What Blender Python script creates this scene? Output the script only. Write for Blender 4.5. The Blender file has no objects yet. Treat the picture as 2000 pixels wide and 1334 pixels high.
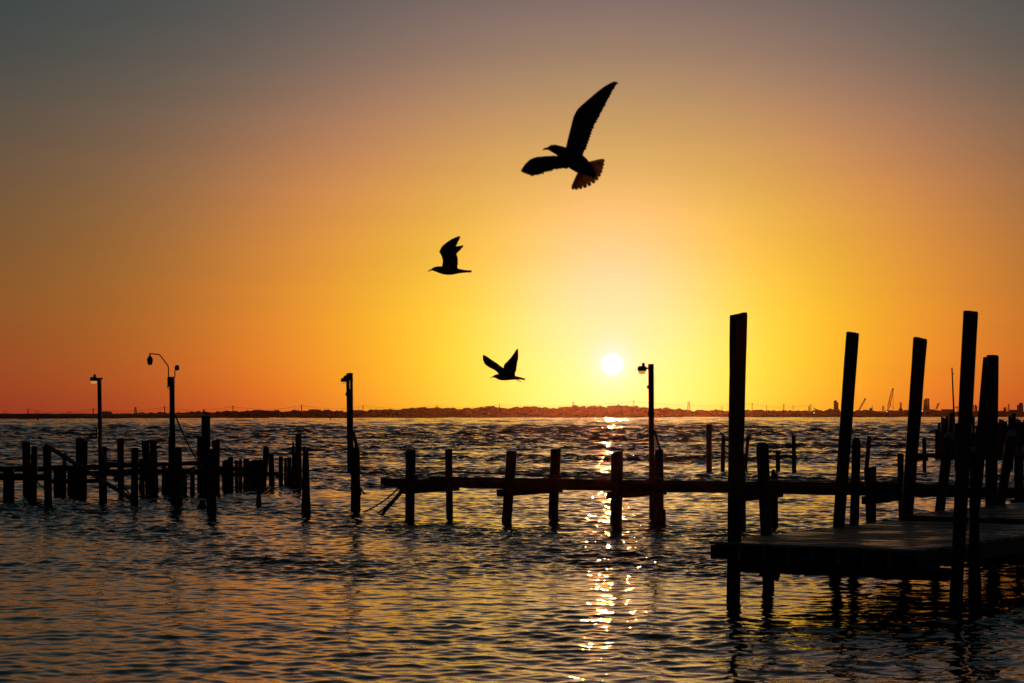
import bpy, math, random
import numpy as np
from mathutils import Vector, Matrix, noise

random.seed(7)
rng = np.random.default_rng(11)
scene = bpy.context.scene
COL = scene.collection

# ------------------------------------------------------------------ camera
F = 3889.0            # focal length in photo pixels (70 mm lens, photo 2000 px wide)
HZ = 811.0            # row of the true horizon in the photo
CAMH = 3.0            # eye height above the water
cam_d = bpy.data.cameras.new('camera')
cam = bpy.data.objects.new('camera', cam_d)
COL.objects.link(cam)
cam_d.sensor_width = 36.0
cam_d.lens = 70.0
cam_d.shift_y = (HZ - 667.0) / 2000.0
cam_d.clip_start = 0.5
cam_d.clip_end = 30000.0
cam_d.dof.use_dof = True
cam_d.dof.focus_distance = 75.0
cam_d.dof.aperture_fstop = 8.0
cam.location = (0, 0, CAMH)
cam.rotation_euler = (math.radians(90), 0, 0)
scene.camera = cam

# ------------------------------------------------------------------ sun and sky
SUN_EL = math.radians(1.456)
SUN_AZ = math.radians(2.885)          # clockwise from +Y (the way the camera looks)
SDIR = Vector((math.sin(SUN_AZ) * math.cos(SUN_EL), math.cos(SUN_AZ) * math.cos(SUN_EL), math.sin(SUN_EL)))
sun_d = bpy.data.lights.new('sun', 'SUN')
sun_d.energy = 0.4
sun_d.color = (1.0, 0.42, 0.11)
sun_d.angle = math.radians(0.53)
sun = bpy.data.objects.new('sun', sun_d)
sun.rotation_euler = SDIR.to_track_quat('Z', 'Y').to_euler()
sun.location = (3, 40, 30)
COL.objects.link(sun)

world = bpy.data.worlds.new('World')
scene.world = world
world.use_nodes = True
nt = world.node_tree
nt.nodes.clear()
NW, LW = nt.nodes.new, nt.links.new


def wmath(op, a, b=None, clamp=False):
    n = NW('ShaderNodeMath'); n.operation = op; n.use_clamp = clamp
    for i, v in enumerate((a, b)):
        if v is None:
            continue
        if isinstance(v, (int, float)):
            n.inputs[i].default_value = v
        else:
            LW(v, n.inputs[i])
    return n.outputs[0]


def wvec(op, a, b):
    n = NW('ShaderNodeVectorMath'); n.operation = op
    for i, v in enumerate((a, b)):
        if isinstance(v, (tuple, list)):
            n.inputs[i].default_value = v
        else:
            LW(v, n.inputs[i])
    return n


geo = NW('ShaderNodeTexCoord')
vdir = wvec('NORMALIZE', geo.outputs['Generated'], (0, 0, 0)).outputs[0]
dotn = wvec('DOT_PRODUCT', vdir, tuple(SDIR)).outputs['Value']
ang = wmath('MULTIPLY', wmath('ARCCOSINE', wmath('MINIMUM', dotn, 1.0)), 180 / math.pi)
sep = NW('ShaderNodeSeparateXYZ'); LW(vdir, sep.inputs[0])
elev = wmath('MAXIMUM', wmath('MULTIPLY', wmath('ARCSINE', sep.outputs['Z']), 180 / math.pi), 0.0)


def wexp(q, w):
    return wmath('EXPONENT', wmath('MULTIPLY', q, -1.0 / w))


def wgau(q, w):
    return wmath('EXPONENT', wmath('MULTIPLY', wmath('MULTIPLY', q, q), -1.0 / (w * w)))


def wlog(q, c, w):
    return wmath('DIVIDE', 1.0, wmath('ADD', 1.0, wmath('EXPONENT', wmath('MINIMUM', wmath('MULTIPLY', wmath('SUBTRACT', q, c), 1.0 / w), 60.0))))


# dusk sky: the logarithm of the radiance is a smooth function of the height above
# the horizon and of the angle from the sun, over the whole sphere
COEF = [[-6.488, -5.716, -5.046], [0.36, -0.218, 1.794], [0.332, -0.334, 3.074], [-0.377, 0.579, 0.584], [1.375, 0.221, 1.11], [4.759, 3.394, 2.005], [0.036, -1.415, 0.12], [0.296, 0.004, -0.51], [-1.014, 0.627, 0.865], [0.764, 1.688, 0.688], [-0.855, -0.058, -1.822], [0.417, -0.006, 1.76], [0.687, 0.131, -0.018], [-2.73, -0.031, -2.862], [1.392, 0.232, 0.018], [0.267, -0.014, -0.948], [-0.632, 0.013, -1.833], [0.892, 0.218, 0.278], [0.89, 0.504, 0.601]]
g9 = wgau(ang, 9)
g16 = wgau(ang, 16)
bases = [None, wexp(ang, 1.0), wgau(ang, 4), g9, g16, wexp(ang, 40), wexp(elev, 2), wgau(elev, 7), wexp(elev, 20), wmath('MULTIPLY', wexp(elev, 3), g9), wgau(ang, 2.2), wgau(ang, 6), wgau(elev, 3.5), wmath('MULTIPLY', wexp(elev, 8), g16),
         wlog(elev, 9, 1.4), wlog(elev, 5.5, 1.4), wlog(ang, 7, 1.5), wlog(ang, 12, 2), wlog(elev, 15, 2.5)]
acc = NW('ShaderNodeCombineXYZ')
for i in range(3):
    acc.inputs[i].default_value = COEF[0][i]
acc = acc.outputs[0]
for b, c in zip(bases[1:], COEF[1:]):
    n = NW('ShaderNodeVectorMath'); n.operation = 'MULTIPLY_ADD'
    n.inputs[0].default_value = c
    LW(b, n.inputs[1]); LW(acc, n.inputs[2])
    acc = n.outputs[0]
s3 = NW('ShaderNodeSeparateXYZ'); LW(acc, s3.inputs[0])
# very thin uneven layers in the air
lm = NW('ShaderNodeMapping'); lm.inputs['Scale'].default_value = (5.0, 5.0, 70.0); LW(vdir, lm.inputs[0])
ln = NW('ShaderNodeTexNoise'); ln.inputs['Scale'].default_value = 1.0; ln.inputs['Detail'].default_value = 3.0; LW(lm.outputs[0], ln.inputs['Vector'])
layer = wmath('MULTIPLY', wmath('SUBTRACT', ln.outputs['Fac'], 0.5), 0.10)
rgb = NW('ShaderNodeCombineXYZ')
for i in range(3):
    LW(wmath('EXPONENT', wmath('ADD', s3.outputs[i], layer)), rgb.inputs[i])
# sun disc with its aureole
disc = NW('ShaderNodeMapRange'); disc.interpolation_type = 'SMOOTHSTEP'
disc.inputs['From Min'].default_value = 0.34; disc.inputs['From Max'].default_value = 0.26
LW(ang, disc.inputs['Value'])
dcol = wvec('SCALE', (2.2, 1.6, 0.9), (0, 0, 0)); LW(disc.outputs[0], dcol.inputs['Scale'])
acol = wvec('SCALE', (0.05, 0.05, 0.06), (0, 0, 0)); LW(wgau(ang, 0.62), acol.inputs['Scale'])
sky = wvec('ADD', wvec('ADD', rgb.outputs[0], dcol.outputs[0]).outputs[0], acol.outputs[0]).outputs[0]
# physical scattering on top, without its own disc
nish = NW('ShaderNodeTexSky'); nish.sky_type = 'NISHITA'; nish.sun_disc = False
nish.sun_elevation = SUN_EL; nish.sun_rotation = SUN_AZ
nish.altitude = 0; nish.air_density = 1.0; nish.dust_density = 1.0; nish.ozone_density = 1.0
nsc = wvec('SCALE', (0, 0, 0), (0, 0, 0)); LW(nish.outputs[0], nsc.inputs[0]); nsc.inputs['Scale'].default_value = 0.0015
sky = wvec('ADD', sky, nsc.outputs[0]).outputs[0]
bg = NW('ShaderNodeBackground'); bg.inputs['Strength'].default_value = 1.0
LW(sky, bg.inputs['Color'])
wo = NW('ShaderNodeOutputWorld'); LW(bg.outputs[0], wo.inputs['Surface'])
world.cycles.sampling_method = 'MANUAL'
world.cycles.sample_map_resolution = 2048

scene.view_settings.view_transform = 'Standard'
scene.view_settings.look = 'None'
scene.view_settings.exposure = 0.0
scene.view_settings.gamma = 1.0
scene.view_settings.use_curve_mapping = False
scene.cycles.use_denoising = True
scene.cycles.denoiser = 'OPENIMAGEDENOISE'
scene.cycles.denoising_input_passes = 'RGB_ALBEDO_NORMAL'
scene.cycles.denoising_prefilter = 'ACCURATE'
scene.cycles.max_bounces = 5
scene.cycles.glossy_bounces = 3
scene.cycles.diffuse_bounces = 2
scene.cycles.transmission_bounces = 3
scene.cycles.volume_bounces = 0
scene.cycles.sample_clamp_indirect = 6.0
scene.cycles.use_adaptive_sampling = False
scene.cycles.caustics_reflective = False
scene.cycles.caustics_refractive = False


# ------------------------------------------------------------------ helpers
def W(px, py, D):
    """photo pixel at distance D -> point of the place"""
    return Vector(((px - 1000.0) / F * D, D, CAMH - (py - HZ) / F * D))


def dist(yb):
    """distance of something that meets the water at photo row yb"""
    return CAMH * F / (yb - HZ)


def X(px, D):
    return (px - 1000.0) / F * D


class MB:
    def __init__(s):
        s.v = []; s.f = []

    def ring_loft(s, rings, cap0=True, cap1=True):
        n = len(rings[0]); b = len(s.v)
        for r in rings:
            s.v += [tuple(p) for p in r]
        for i in range(len(rings) - 1):
            for j in range(n):
                k = (j + 1) % n
                s.f.append((b + i * n + j, b + i * n + k, b + (i + 1) * n + k, b + (i + 1) * n + j))
        if cap0:
            s.f.append(tuple(b + j for j in range(n))[::-1])
        if cap1:
            s.f.append(tuple(b + (len(rings) - 1) * n + j for j in range(n)))
        return s

    def tube(s, pts, r, n=8):
        pts = [Vector(p) for p in pts]
        rad = r if isinstance(r, (list, tuple)) else [r] * len(pts)
        rings = []
        up = None
        for i, p in enumerate(pts):
            a = pts[max(i - 1, 0)]; c = pts[min(i + 1, len(pts) - 1)]
            t = (c - a).normalized()
            if up is None or abs(up.dot(t)) > .95:
                up = Vector((0, 0, 1)) if abs(t.z) < .9 else Vector((1, 0, 0))
            u = t.cross(up).normalized(); w = u.cross(t).normalized()
            rings.append([p + (u * math.cos(2 * math.pi * j / n) + w * math.sin(2 * math.pi * j / n)) * rad[i] for j in range(n)])
        return s.ring_loft(rings)

    def box(s, c, size, rz=0.0, ch=0.12):
        """box with chamfered long edges: c centre, size full extents"""
        hx, hy, hz = size[0] / 2, size[1] / 2, size[2] / 2
        R = Matrix.Rotation(rz, 3, 'Z'); c = Vector(c)
        k = min(hx, hy, hz) * ch
        rings = []
        for z, q in ((-hz, k), (-hz + k, 0), (hz - k, 0), (hz, k)):
            x, y = hx - q, hy - q
            rings.append([c + R @ Vector(p) for p in ((-x, -y, z), (x, -y, z), (x, y, z), (-x, y, z))])
        return s.ring_loft(rings)

    def bar(s, a, b, w, h, jit=0.0, n=5, up=Vector((0, 0, 1))):
        """timber of section w x h from a to b, with slightly uneven edges"""
        a, b = Vector(a), Vector(b)
        t = (b - a).normalized()
        u = t.cross(up).normalized(); q = u.cross(t).normalized()
        k = min(w, h) * .08
        rings = []
        for i in range(n + 1):
            p = a.lerp(b, i / n)
            jj = lambda: random.uniform(-jit, jit)
            off = u * jj() + q * jj()
            ring = []
            for sx, sz in ((-1, -1), (1, -1), (1, 1), (-1, 1)):
                x, z = sx * w / 2, sz * h / 2
                ring.append(p + off + u * (x - sx * k + jj()) + q * (z + jj() * .5))
                ring.append(p + off + u * (x + jj() * .5) + q * (z - sz * k + jj()))
            # order: keep the ring going round
            order = [1, 0, 2, 3, 5, 4, 6, 7]
            order = [0, 2, 3, 5, 4, 6, 7, 1]
            rings.append([ring[o] for o in order])
        return s.ring_loft(rings)

    def ico(s, c, r, sub=1, amp=.25, freq=1.0, seed=0.0, squash=(1, 1, 1)):
        V, Fc = ICO[sub]
        b = len(s.v); c = Vector(c)
        for p in V:
            d = noise.noise(Vector(p) * freq * 1.7 + Vector((seed, seed * 1.3, -seed))) * amp + noise.noise(Vector(p) * freq * 4.3 + Vector((seed * 2, 1, seed))) * amp * .6
            q = Vector(p) * (1 + d) * r
            s.v.append((c.x + q.x * squash[0], c.y + q.y * squash[1], c.z + q.z * squash[2]))
        s.f += [tuple(b + i for i in t) for t in Fc]
        return s

    def build(s, name, mat, parent=None, origin=None, smooth=True, sharp=35):
        me = bpy.data.meshes.new(name)
        o0 = Vector(origin) if origin is not None else (parent_origin.get(parent.name, Vector()) if parent else Vector())
        me.from_pydata([(p[0] - o0.x, p[1] - o0.y, p[2] - o0.z) for p in s.v], [], s.f)
        me.materials.append(mat)
        if smooth:
            me.shade_smooth()
            me.set_sharp_from_angle(angle=math.radians(sharp))
        ob = bpy.data.objects.new(name, me)
        COL.objects.link(ob)
        if parent:
            ob.parent = parent
            parent_origin[ob.name] = o0
        else:
            ob.location = o0
            parent_origin[ob.name] = o0
        return ob


parent_origin = {}


def _ico():
    import bmesh
    out = {}
    for sub in (1, 2, 3):
        bm = bmesh.new(); bmesh.ops.create_icosphere(bm, subdivisions=sub, radius=1)
        bm.verts.index_update()
        out[sub] = ([tuple(v.co) for v in bm.verts], [tuple(v.index for v in f.verts) for f in bm.faces]); bm.free()
    return out


ICO = _ico()


def tag(o, label=None, cat=None, group=None, kind=None):
    if label: o['label'] = label
    if cat: o['category'] = cat
    if group: o['group'] = group
    if kind: o['kind'] = kind
    return o


def thing(name, loc, label, cat, group=None):
    o = bpy.data.objects.new(name, None)
    COL.objects.link(o); o.location = loc; o.empty_display_size = .3
    parent_origin[o.name] = Vector(loc)
    return tag(o, label, cat, group)


# ------------------------------------------------------------------ materials
def new_mat(name):
    m = bpy.data.materials.new(name); m.use_nodes = True
    m.node_tree.nodes.clear()
    return m, m.node_tree.nodes.new, m.node_tree.links.new


def wood_mat(name, c0, c1, rough=.8, scale=6.0, axis=2, bump=.02, stain=None, rnd=.35, damp=None):
    """weathered timber: stretched grain, dark checks, blotches, per-object tone"""
    m, N, L = new_mat(name)
    tc = N('ShaderNodeTexCoord'); oi = N('ShaderNodeObjectInfo')
    mp = N('ShaderNodeMapping'); sc = [scale, scale, scale]; sc[axis] = scale * .06
    mp.inputs['Scale'].default_value = sc
    L(tc.outputs['Object'], mp.inputs[0])
    sh = N('ShaderNodeVectorMath'); sh.operation = 'ADD'; L(mp.outputs[0], sh.inputs[0])
    rs = N('ShaderNodeMath'); rs.operation = 'MULTIPLY'; rs.inputs[1].default_value = 57.0; L(oi.outputs['Random'], rs.inputs[0])
    L(rs.outputs[0], sh.inputs[1])
    n1 = N('ShaderNodeTexNoise'); n1.inputs['Scale'].default_value = 3.0; n1.inputs['Detail'].default_value = 6; n1.inputs['Roughness'].default_value = .65
    L(sh.outputs[0], n1.inputs['Vector'])
    n2 = N('ShaderNodeTexNoise'); n2.inputs['Scale'].default_value = .9; n2.inputs['Detail'].default_value = 3
    L(tc.outputs['Object'], n2.inputs['Vector'])
    cr = N('ShaderNodeValToRGB'); cr.color_ramp.elements[0].position = .32; cr.color_ramp.elements[1].position = .68
    cr.color_ramp.elements[0].color = (*c0, 1); cr.color_ramp.elements[1].color = (*c1, 1)
    L(n1.outputs['Fac'], cr.inputs[0])
    ml = N('ShaderNodeMix'); ml.data_type = 'RGBA'; ml.blend_type = 'MULTIPLY'; ml.inputs['Factor'].default_value = .6
    L(cr.outputs[0], ml.inputs['A'])
    cr2 = N('ShaderNodeValToRGB'); cr2.color_ramp.elements[0].position = .3; cr2.color_ramp.elements[1].position = .7
    cr2.color_ramp.elements[0].color = (.45, .45, .42, 1); cr2.color_ramp.elements[1].color = (1.25, 1.2, 1.15, 1)
    L(n2.outputs['Fac'], cr2.inputs[0]); L(cr2.outputs[0], ml.inputs['B'])
    hs = N('ShaderNodeHueSaturation'); L(ml.outputs['Result'], hs.inputs['Color'])
    mv = N('ShaderNodeMapRange'); mv.inputs['To Min'].default_value = 1 - rnd; mv.inputs['To Max'].default_value = 1 + rnd
    L(oi.outputs['Random'], mv.inputs['Value']); L(mv.outputs[0], hs.inputs['Value'])
    colour = hs.outputs[0]
    if stain:                     # pale droppings on the top of a post: (z from, z to, colour)
        sp = N('ShaderNodeSeparateXYZ'); L(tc.outputs['Object'], sp.inputs[0])
        mr = N('ShaderNodeMapRange'); mr.inputs['From Min'].default_value = stain[0]; mr.inputs['From Max'].default_value = stain[1]
        n3 = N('ShaderNodeTexNoise'); n3.inputs['Scale'].default_value = 9; L(tc.outputs['Object'], n3.inputs['Vector'])
        ad = N('ShaderNodeMath'); ad.operation = 'MULTIPLY_ADD'; L(n3.outputs['Fac'], ad.inputs[0]); ad.inputs[1].default_value = .5; L(sp.outputs['Z'], ad.inputs[2])
        L(ad.outputs[0], mr.inputs['Value'])
        mx = N('ShaderNodeMix'); mx.data_type = 'RGBA'; L(mr.outputs[0], mx.inputs['Factor']); L(colour, mx.inputs['A']); mx.inputs['B'].default_value = (*stain[2], 1)
        colour = mx.outputs['Result']
    p = N('ShaderNodeBsdfPrincipled'); p.inputs['Roughness'].default_value = rough
    p.inputs['Specular IOR Level'].default_value = .3
    L(colour, p.inputs['Base Color'])
    if damp:                      # damp patches that run across the boards
        p.inputs['Specular IOR Level'].default_value = .5
        gp = N('ShaderNodeNewGeometry'); dn = N('ShaderNodeTexNoise'); dn.inputs['Scale'].default_value = .9; dn.inputs['Detail'].default_value = 4
        L(gp.outputs['Position'], dn.inputs['Vector'])
        dm = N('ShaderNodeMapRange'); dm.inputs['From Min'].default_value = .42; dm.inputs['From Max'].default_value = .6
        dm.inputs['To Min'].default_value = damp[0]; dm.inputs['To Max'].default_value = damp[1]
        L(dn.outputs['Fac'], dm.inputs['Value']); L(dm.outputs[0], p.inputs['Roughness'])
    bp = N('ShaderNodeBump'); bp.inputs['Strength'].default_value = .7; bp.inputs['Distance'].default_value = bump
    L(n1.outputs['Fac'], bp.inputs['Height']); L(bp.outputs[0], p.inputs['Normal'])
    o = N('ShaderNodeOutputMaterial'); L(p.outputs[0], o.inputs[0])
    return m


def plain_mat(name, col, rough=.6, metal=0.0, var=.3, scale=8.0, emit=None, trans=0.0):
    m, N, L = new_mat(name)
    tc = N('ShaderNodeTexCoord'); n1 = N('ShaderNodeTexNoise'); n1.inputs['Scale'].default_value = scale; n1.inputs['Detail'].default_value = 4
    L(tc.outputs['Object'], n1.inputs['Vector'])
    cr = N('ShaderNodeValToRGB'); cr.color_ramp.elements[0].position = .3; cr.color_ramp.elements[1].position = .7
    cr.color_ramp.elements[0].color = (*[c * (1 - var) for c in col], 1); cr.color_ramp.elements[1].color = (*[min(1, c * (1 + var)) for c in col], 1)
    L(n1.outputs['Fac'], cr.inputs[0])
    p = N('ShaderNodeBsdfPrincipled'); p.inputs['Roughness'].default_value = rough; p.inputs['Metallic'].default_value = metal
    L(cr.outputs[0], p.inputs['Base Color'])
    if emit:
        p.inputs['Emission Color'].default_value = (*emit[0], 1); p.inputs['Emission Strength'].default_value = emit[1]
    o = N('ShaderNodeOutputMaterial')
    if trans:
        t = N('ShaderNodeBsdfTranslucent'); L(cr.outputs[0], t.inputs[0])
        mx = N('ShaderNodeMixShader'); mx.inputs[0].default_value = trans; L(p.outputs[0], mx.inputs[1]); L(t.outputs[0], mx.inputs[2])
        L(mx.outputs[0], o.inputs[0])
    else:
        L(p.outputs[0], o.inputs[0])
    return m


def water_mat():
    m, N, L = new_mat('water')
    g = N('ShaderNodeNewGeometry')
    at = N('ShaderNodeAttribute'); at.attribute_name = 'lod'
    p = N('ShaderNodeBsdfPrincipled')
    p.inputs['Base Color'].default_value = (.0035, .014, .015, 1)
    p.inputs['IOR'].default_value = 1.5
    p.inputs['Roughness'].default_value = .02
    # small wind ripples, everywhere
    mp = N('ShaderNodeMapping'); mp.inputs['Scale'].default_value = (3.2, 6.5, 1); mp.inputs['Rotation'].default_value = (0, 0, math.radians(8))
    L(g.outputs['Position'], mp.inputs[0])
    n1 = N('ShaderNodeTexNoise'); n1.inputs['Scale'].default_value = 1.0; n1.inputs['Detail'].default_value = 3; n1.inputs['Roughness'].default_value = .6; n1.inputs['Distortion'].default_value = .4
    L(mp.outputs[0], n1.inputs['Vector'])
    b1 = N('ShaderNodeBump'); b1.inputs['Strength'].default_value = 1.0; b1.inputs['Distance'].default_value = .006
    L(n1.outputs['Fac'], b1.inputs['Height'])
    inv = N('ShaderNodeMath'); inv.operation = 'SUBTRACT'; inv.inputs[0].default_value = 1.0; inv.use_clamp = True
    L(at.outputs['Fac'], inv.inputs[1]); L(inv.outputs[0], b1.inputs['Strength'])
    # far out, where the mesh cannot carry the chop, relief does
    mp2 = N('ShaderNodeMapping'); mp2.inputs['Scale'].default_value = (.5, .25, 1); L(g.outputs['Position'], mp2.inputs[0])
    n2 = N('ShaderNodeTexNoise'); n2.inputs['Scale'].default_value = 1.0; n2.inputs['Detail'].default_value = 2; L(mp2.outputs[0], n2.inputs['Vector'])
    fr = N('ShaderNodeMapRange'); fr.inputs['From Min'].default_value = .80; fr.inputs['From Max'].default_value = 1.0; fr.inputs['To Max'].default_value = 1.0
    L(at.outputs['Fac'], fr.inputs['Value'])
    b2 = N('ShaderNodeBump'); b2.inputs['Distance'].default_value = .9
    L(fr.outputs[0], b2.inputs['Strength']); L(n2.outputs['Fac'], b2.inputs['Height']); L(b1.outputs[0], b2.inputs['Normal'])
    L(b2.outputs[0], p.inputs['Normal'])
    o = N('ShaderNodeOutputMaterial'); L(p.outputs[0], o.inputs[0])
    return m


M = {
    'pile': wood_mat('weathered_pile', (.055, .043, .034), (.13, .105, .082)),
    'pile_stained': wood_mat('stained_pile', (.055, .043, .034), (.13, .105, .082)),
    'beam': wood_mat('weathered_beam', (.06, .048, .038), (.14, .112, .09), axis=0),
    'deck': wood_mat('deck_plank', (.21, .225, .19), (.5, .52, .45), axis=0, scale=9, bump=.003, rnd=.75, damp=(.6, .26)),
    'rim': wood_mat('skylit_timber', (.19, .185, .15), (.40, .39, .32), axis=0, scale=5, rough=.7),  # sky light on the dock's right face painted in as a lighter tone
    'metal': plain_mat('dark_metal', (.10, .10, .10), .5, .6),
    'pipe': plain_mat('painted_pipe', (.16, .24, .26), .45, .3),
    'rope': plain_mat('rope', (.16, .14, .11), .9),
    'lens': plain_mat('lamp_lens', (.8, .6, .35), .2, 0, .1, emit=((1.0, .42, .08), .6)),
    'flood': plain_mat('floodlight', (.9, .9, .85), .3, 0, .05, emit=((1, .95, .85), 1.6)),
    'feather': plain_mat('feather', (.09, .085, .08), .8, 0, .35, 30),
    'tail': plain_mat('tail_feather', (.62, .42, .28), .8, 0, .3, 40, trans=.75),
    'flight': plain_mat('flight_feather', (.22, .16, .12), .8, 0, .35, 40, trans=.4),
    'beak': plain_mat('beak', (.08, .05, .03), .5),
    'land': plain_mat('land', (.05, .042, .028), .95, 0, .4, .05),
    'leaf': plain_mat('far_foliage', (.045, .05, .022), .9, 0, .4, .08),
    'steel': plain_mat('far_steel', (.10, .085, .075), .7, .2),
    'concrete': plain_mat('far_concrete', (.16, .14, .12), .85, 0, .2, .2),
    'water': water_mat(),
}


# ------------------------------------------------------------------ the water
def make_water():
    A0 = math.radians(20.0)
    NC = 700
    r = [15.0]
    while r[-1] < 3300:
        q = r[-1]
        if q < 21: dr = .09
        elif q < 45: dr = .056
        elif q < 300: dr = .056 + (q - 45) * .0030
        elif q < 900: dr = .82 + (q - 300) * .0065
        else: dr = 4.7 + (q - 900) * .0035
        r.append(q + dr)
    r = np.array(r)
    NR = len(r)
    ang_ = np.linspace(-A0, A0, NC)
    RR, AA = np.meshgrid(r, ang_, indexing='ij')
    x = (RR * np.sin(AA)).astype(np.float32)
    y = (RR * np.cos(AA)).astype(np.float32)
    sp_r, sp_l = np.gradient(r), r * (2 * A0 / NC)          # mesh spacing along and across, per row
    gust = np.zeros_like(x)
    for k in range(12):
        lam = rng.uniform(5, 50); th = rng.uniform(0, math.pi); ph = rng.uniform(0, 6.28)
        gust += np.sin((x * math.cos(th) + y * math.sin(th)) * (2 * math.pi / lam) + ph).astype(np.float32)
    gust = np.clip(1.0 + GUST * gust, .62, 1.9)
    # wave trains; where the mesh gets too coarse for the short ones, longer ones of
    # the same steepness take over, so that the sea keeps its slopes out to the far shore
    NWV = 230
    LMIN, LMAX = .17, 60.0
    wv = []
    for i in range(NWV):
        lam = LMIN * (LMAX / LMIN) ** ((i + rng.uniform(0, 1)) / NWV)
        th = math.radians(-90 + CREST + rng.normal(0, SPREAD0 if lam > 1.2 else SPREAD1))
        band = 1.0 if lam < PEAK else (PEAK / lam) ** .65 * math.exp(-(lam / 3.2) ** 2)
        wv.append((lam, th, band * rng.uniform(.6, 1.4), rng.uniform(0, 6.28)))
    nat = np.array([w[2] ** 2 for w in wv]); nat *= 2 * SLOPE ** 2 / nat.sum()      # slope variance of each train
    lam_ = np.array([w[0] for w in wv])
    kx = np.abs(np.cos([w[1] for w in wv])) / lam_; ky = np.abs(np.sin([w[1] for w in wv])) / lam_
    ratio = 1.0 / np.maximum(kx[None, :] * sp_l[:, None], ky[None, :] * sp_r[:, None])
    fade = np.clip((ratio - 2.6) / 2.5, 0, 1)
    # the water inside the piers is sheltered, the open bay beyond is rougher
    sea = (.54 + .32 / (1 + np.exp(-(r - 42) / 7.0)) + .54 / (1 + np.exp(-(r - 100) / 16.0))) ** 2
    lost = 2 * SLOPE ** 2 - (fade * nat).sum(1)
    win = np.exp(-(np.log(ratio / 4.0) / .33) ** 2)
    far = np.minimum(1.0, (.17 / (SLOPE * 4.0 * sp_r / 6.28)) ** 2)     # keep far swell low
    win *= (np.abs(np.sin([w[1] for w in wv])) ** 2)[None, :]
    var = fade * nat + (lost / np.maximum(win.sum(1), 1e-6))[:, None] * win * (FARGAIN * far)[:, None]
    var = var * sea[:, None]
    dx = np.zeros_like(x); dy = np.zeros_like(x); dz = np.zeros_like(x)
    for i, (lam, th, _, ph) in enumerate(wv):
        k = 2 * math.pi / lam
        amp = np.sqrt(var[:, i]) / k
        rows = np.nonzero(amp * k > .002)[0]
        if len(rows) == 0:
            continue
        i0, i1 = rows[0], rows[-1] + 1
        cx, cy = math.cos(th), math.sin(th)
        w = amp[i0:i1, None].astype(np.float32)
        if lam < 4: w = w * gust[i0:i1]
        phi = x[i0:i1] * np.float32(cx * k) + y[i0:i1] * np.float32(cy * k) + np.float32(ph)
        sn, cs = np.sin(phi), np.cos(phi)
        dz[i0:i1] += w * sn
        dx[i0:i1] += w * (1.05 * cx) * cs
        dy[i0:i1] += w * (1.05 * cy) * cs
    lod = np.repeat(np.clip(lost / (2 * SLOPE ** 2), 0, 1), NC)
    co = np.stack([(x + dx).ravel(), (y + dy).ravel(), dz.ravel()], 1)
    # skirt: calm coarse sheet from the end of the fine mesh, and all round
    idx = np.arange(NR * NC).reshape(NR, NC)
    q = np.stack([idx[:-1, :-1], idx[:-1, 1:], idx[1:, 1:], idx[1:, :-1]], -1).reshape(-1, 4)
    ex_v, ex_f, b = [], [], NR * NC
    def sheet(a0, a1, na, radii, z):
        nonlocal b
        for rr in radii:
            for j in range(na + 1):
                t = a0 + (a1 - a0) * j / na
                ex_v.append((rr * math.sin(t), rr * math.cos(t), z))
        w_ = na + 1
        for i in range(len(radii) - 1):
            for j in range(na):
                ex_f.append((b + i * w_ + j, b + i * w_ + j + 1, b + (i + 1) * w_ + j + 1, b + (i + 1) * w_ + j))
        b += len(radii) * w_
    sheet(-A0 - .0, A0 + .0, 90, [3295, 3700, 4200], -.01)
    sheet(A0 - .004, math.radians(75), 40, [15, 40, 100, 300, 900, 2000, 4200], -.06)
    sheet(-math.radians(75), -A0 + .004, 40, [15, 40, 100, 300, 900, 2000, 4200], -.06)
    sheet(-math.pi, math.pi, 72, [.01, 15.02], -.06)
    sheet(math.radians(75), math.radians(285), 60, [15.0, 60, 250], -.06)
    co = np.concatenate([co, np.array(ex_v, np.float32)]).astype(np.float32)
    q = np.concatenate([q, np.array(ex_f)]).astype(np.int32)
    q = q[:, ::-1]
    lod = np.concatenate([lod, np.ones(len(ex_v), np.float32)]).astype(np.float32)
    me = bpy.data.meshes.new('water')
    me.vertices.add(len(co)); me.vertices.foreach_set('co', co.ravel())
    me.loops.add(q.size); me.loops.foreach_set('vertex_index', q.ravel())
    me.polygons.add(len(q)); me.polygons.foreach_set('loop_start', np.arange(0, q.size, 4, dtype=np.int32))
    me.polygons.foreach_set('loop_total', np.full(len(q), 4, np.int32))
    me.polygons.foreach_set('use_smooth', np.ones(len(q), bool))
    at = me.attributes.new('lod', 'FLOAT', 'POINT'); at.data.foreach_set('value', lod)
    me.update(); me.validate()
    me.materials.append(M['water'])
    o = bpy.data.objects.new('water', me); COL.objects.link(o)
    tag(o, 'choppy dark teal bay water with orange sunset glints', kind='structure')


SLOPE = 0.165      # rms slope of the chop
GUST = .17
CREST = -12.0     # degrees the crests are turned
SPREAD0, SPREAD1 = 30, 46
PEAK = .55
FARGAIN = 1.0
make_water()


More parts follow.
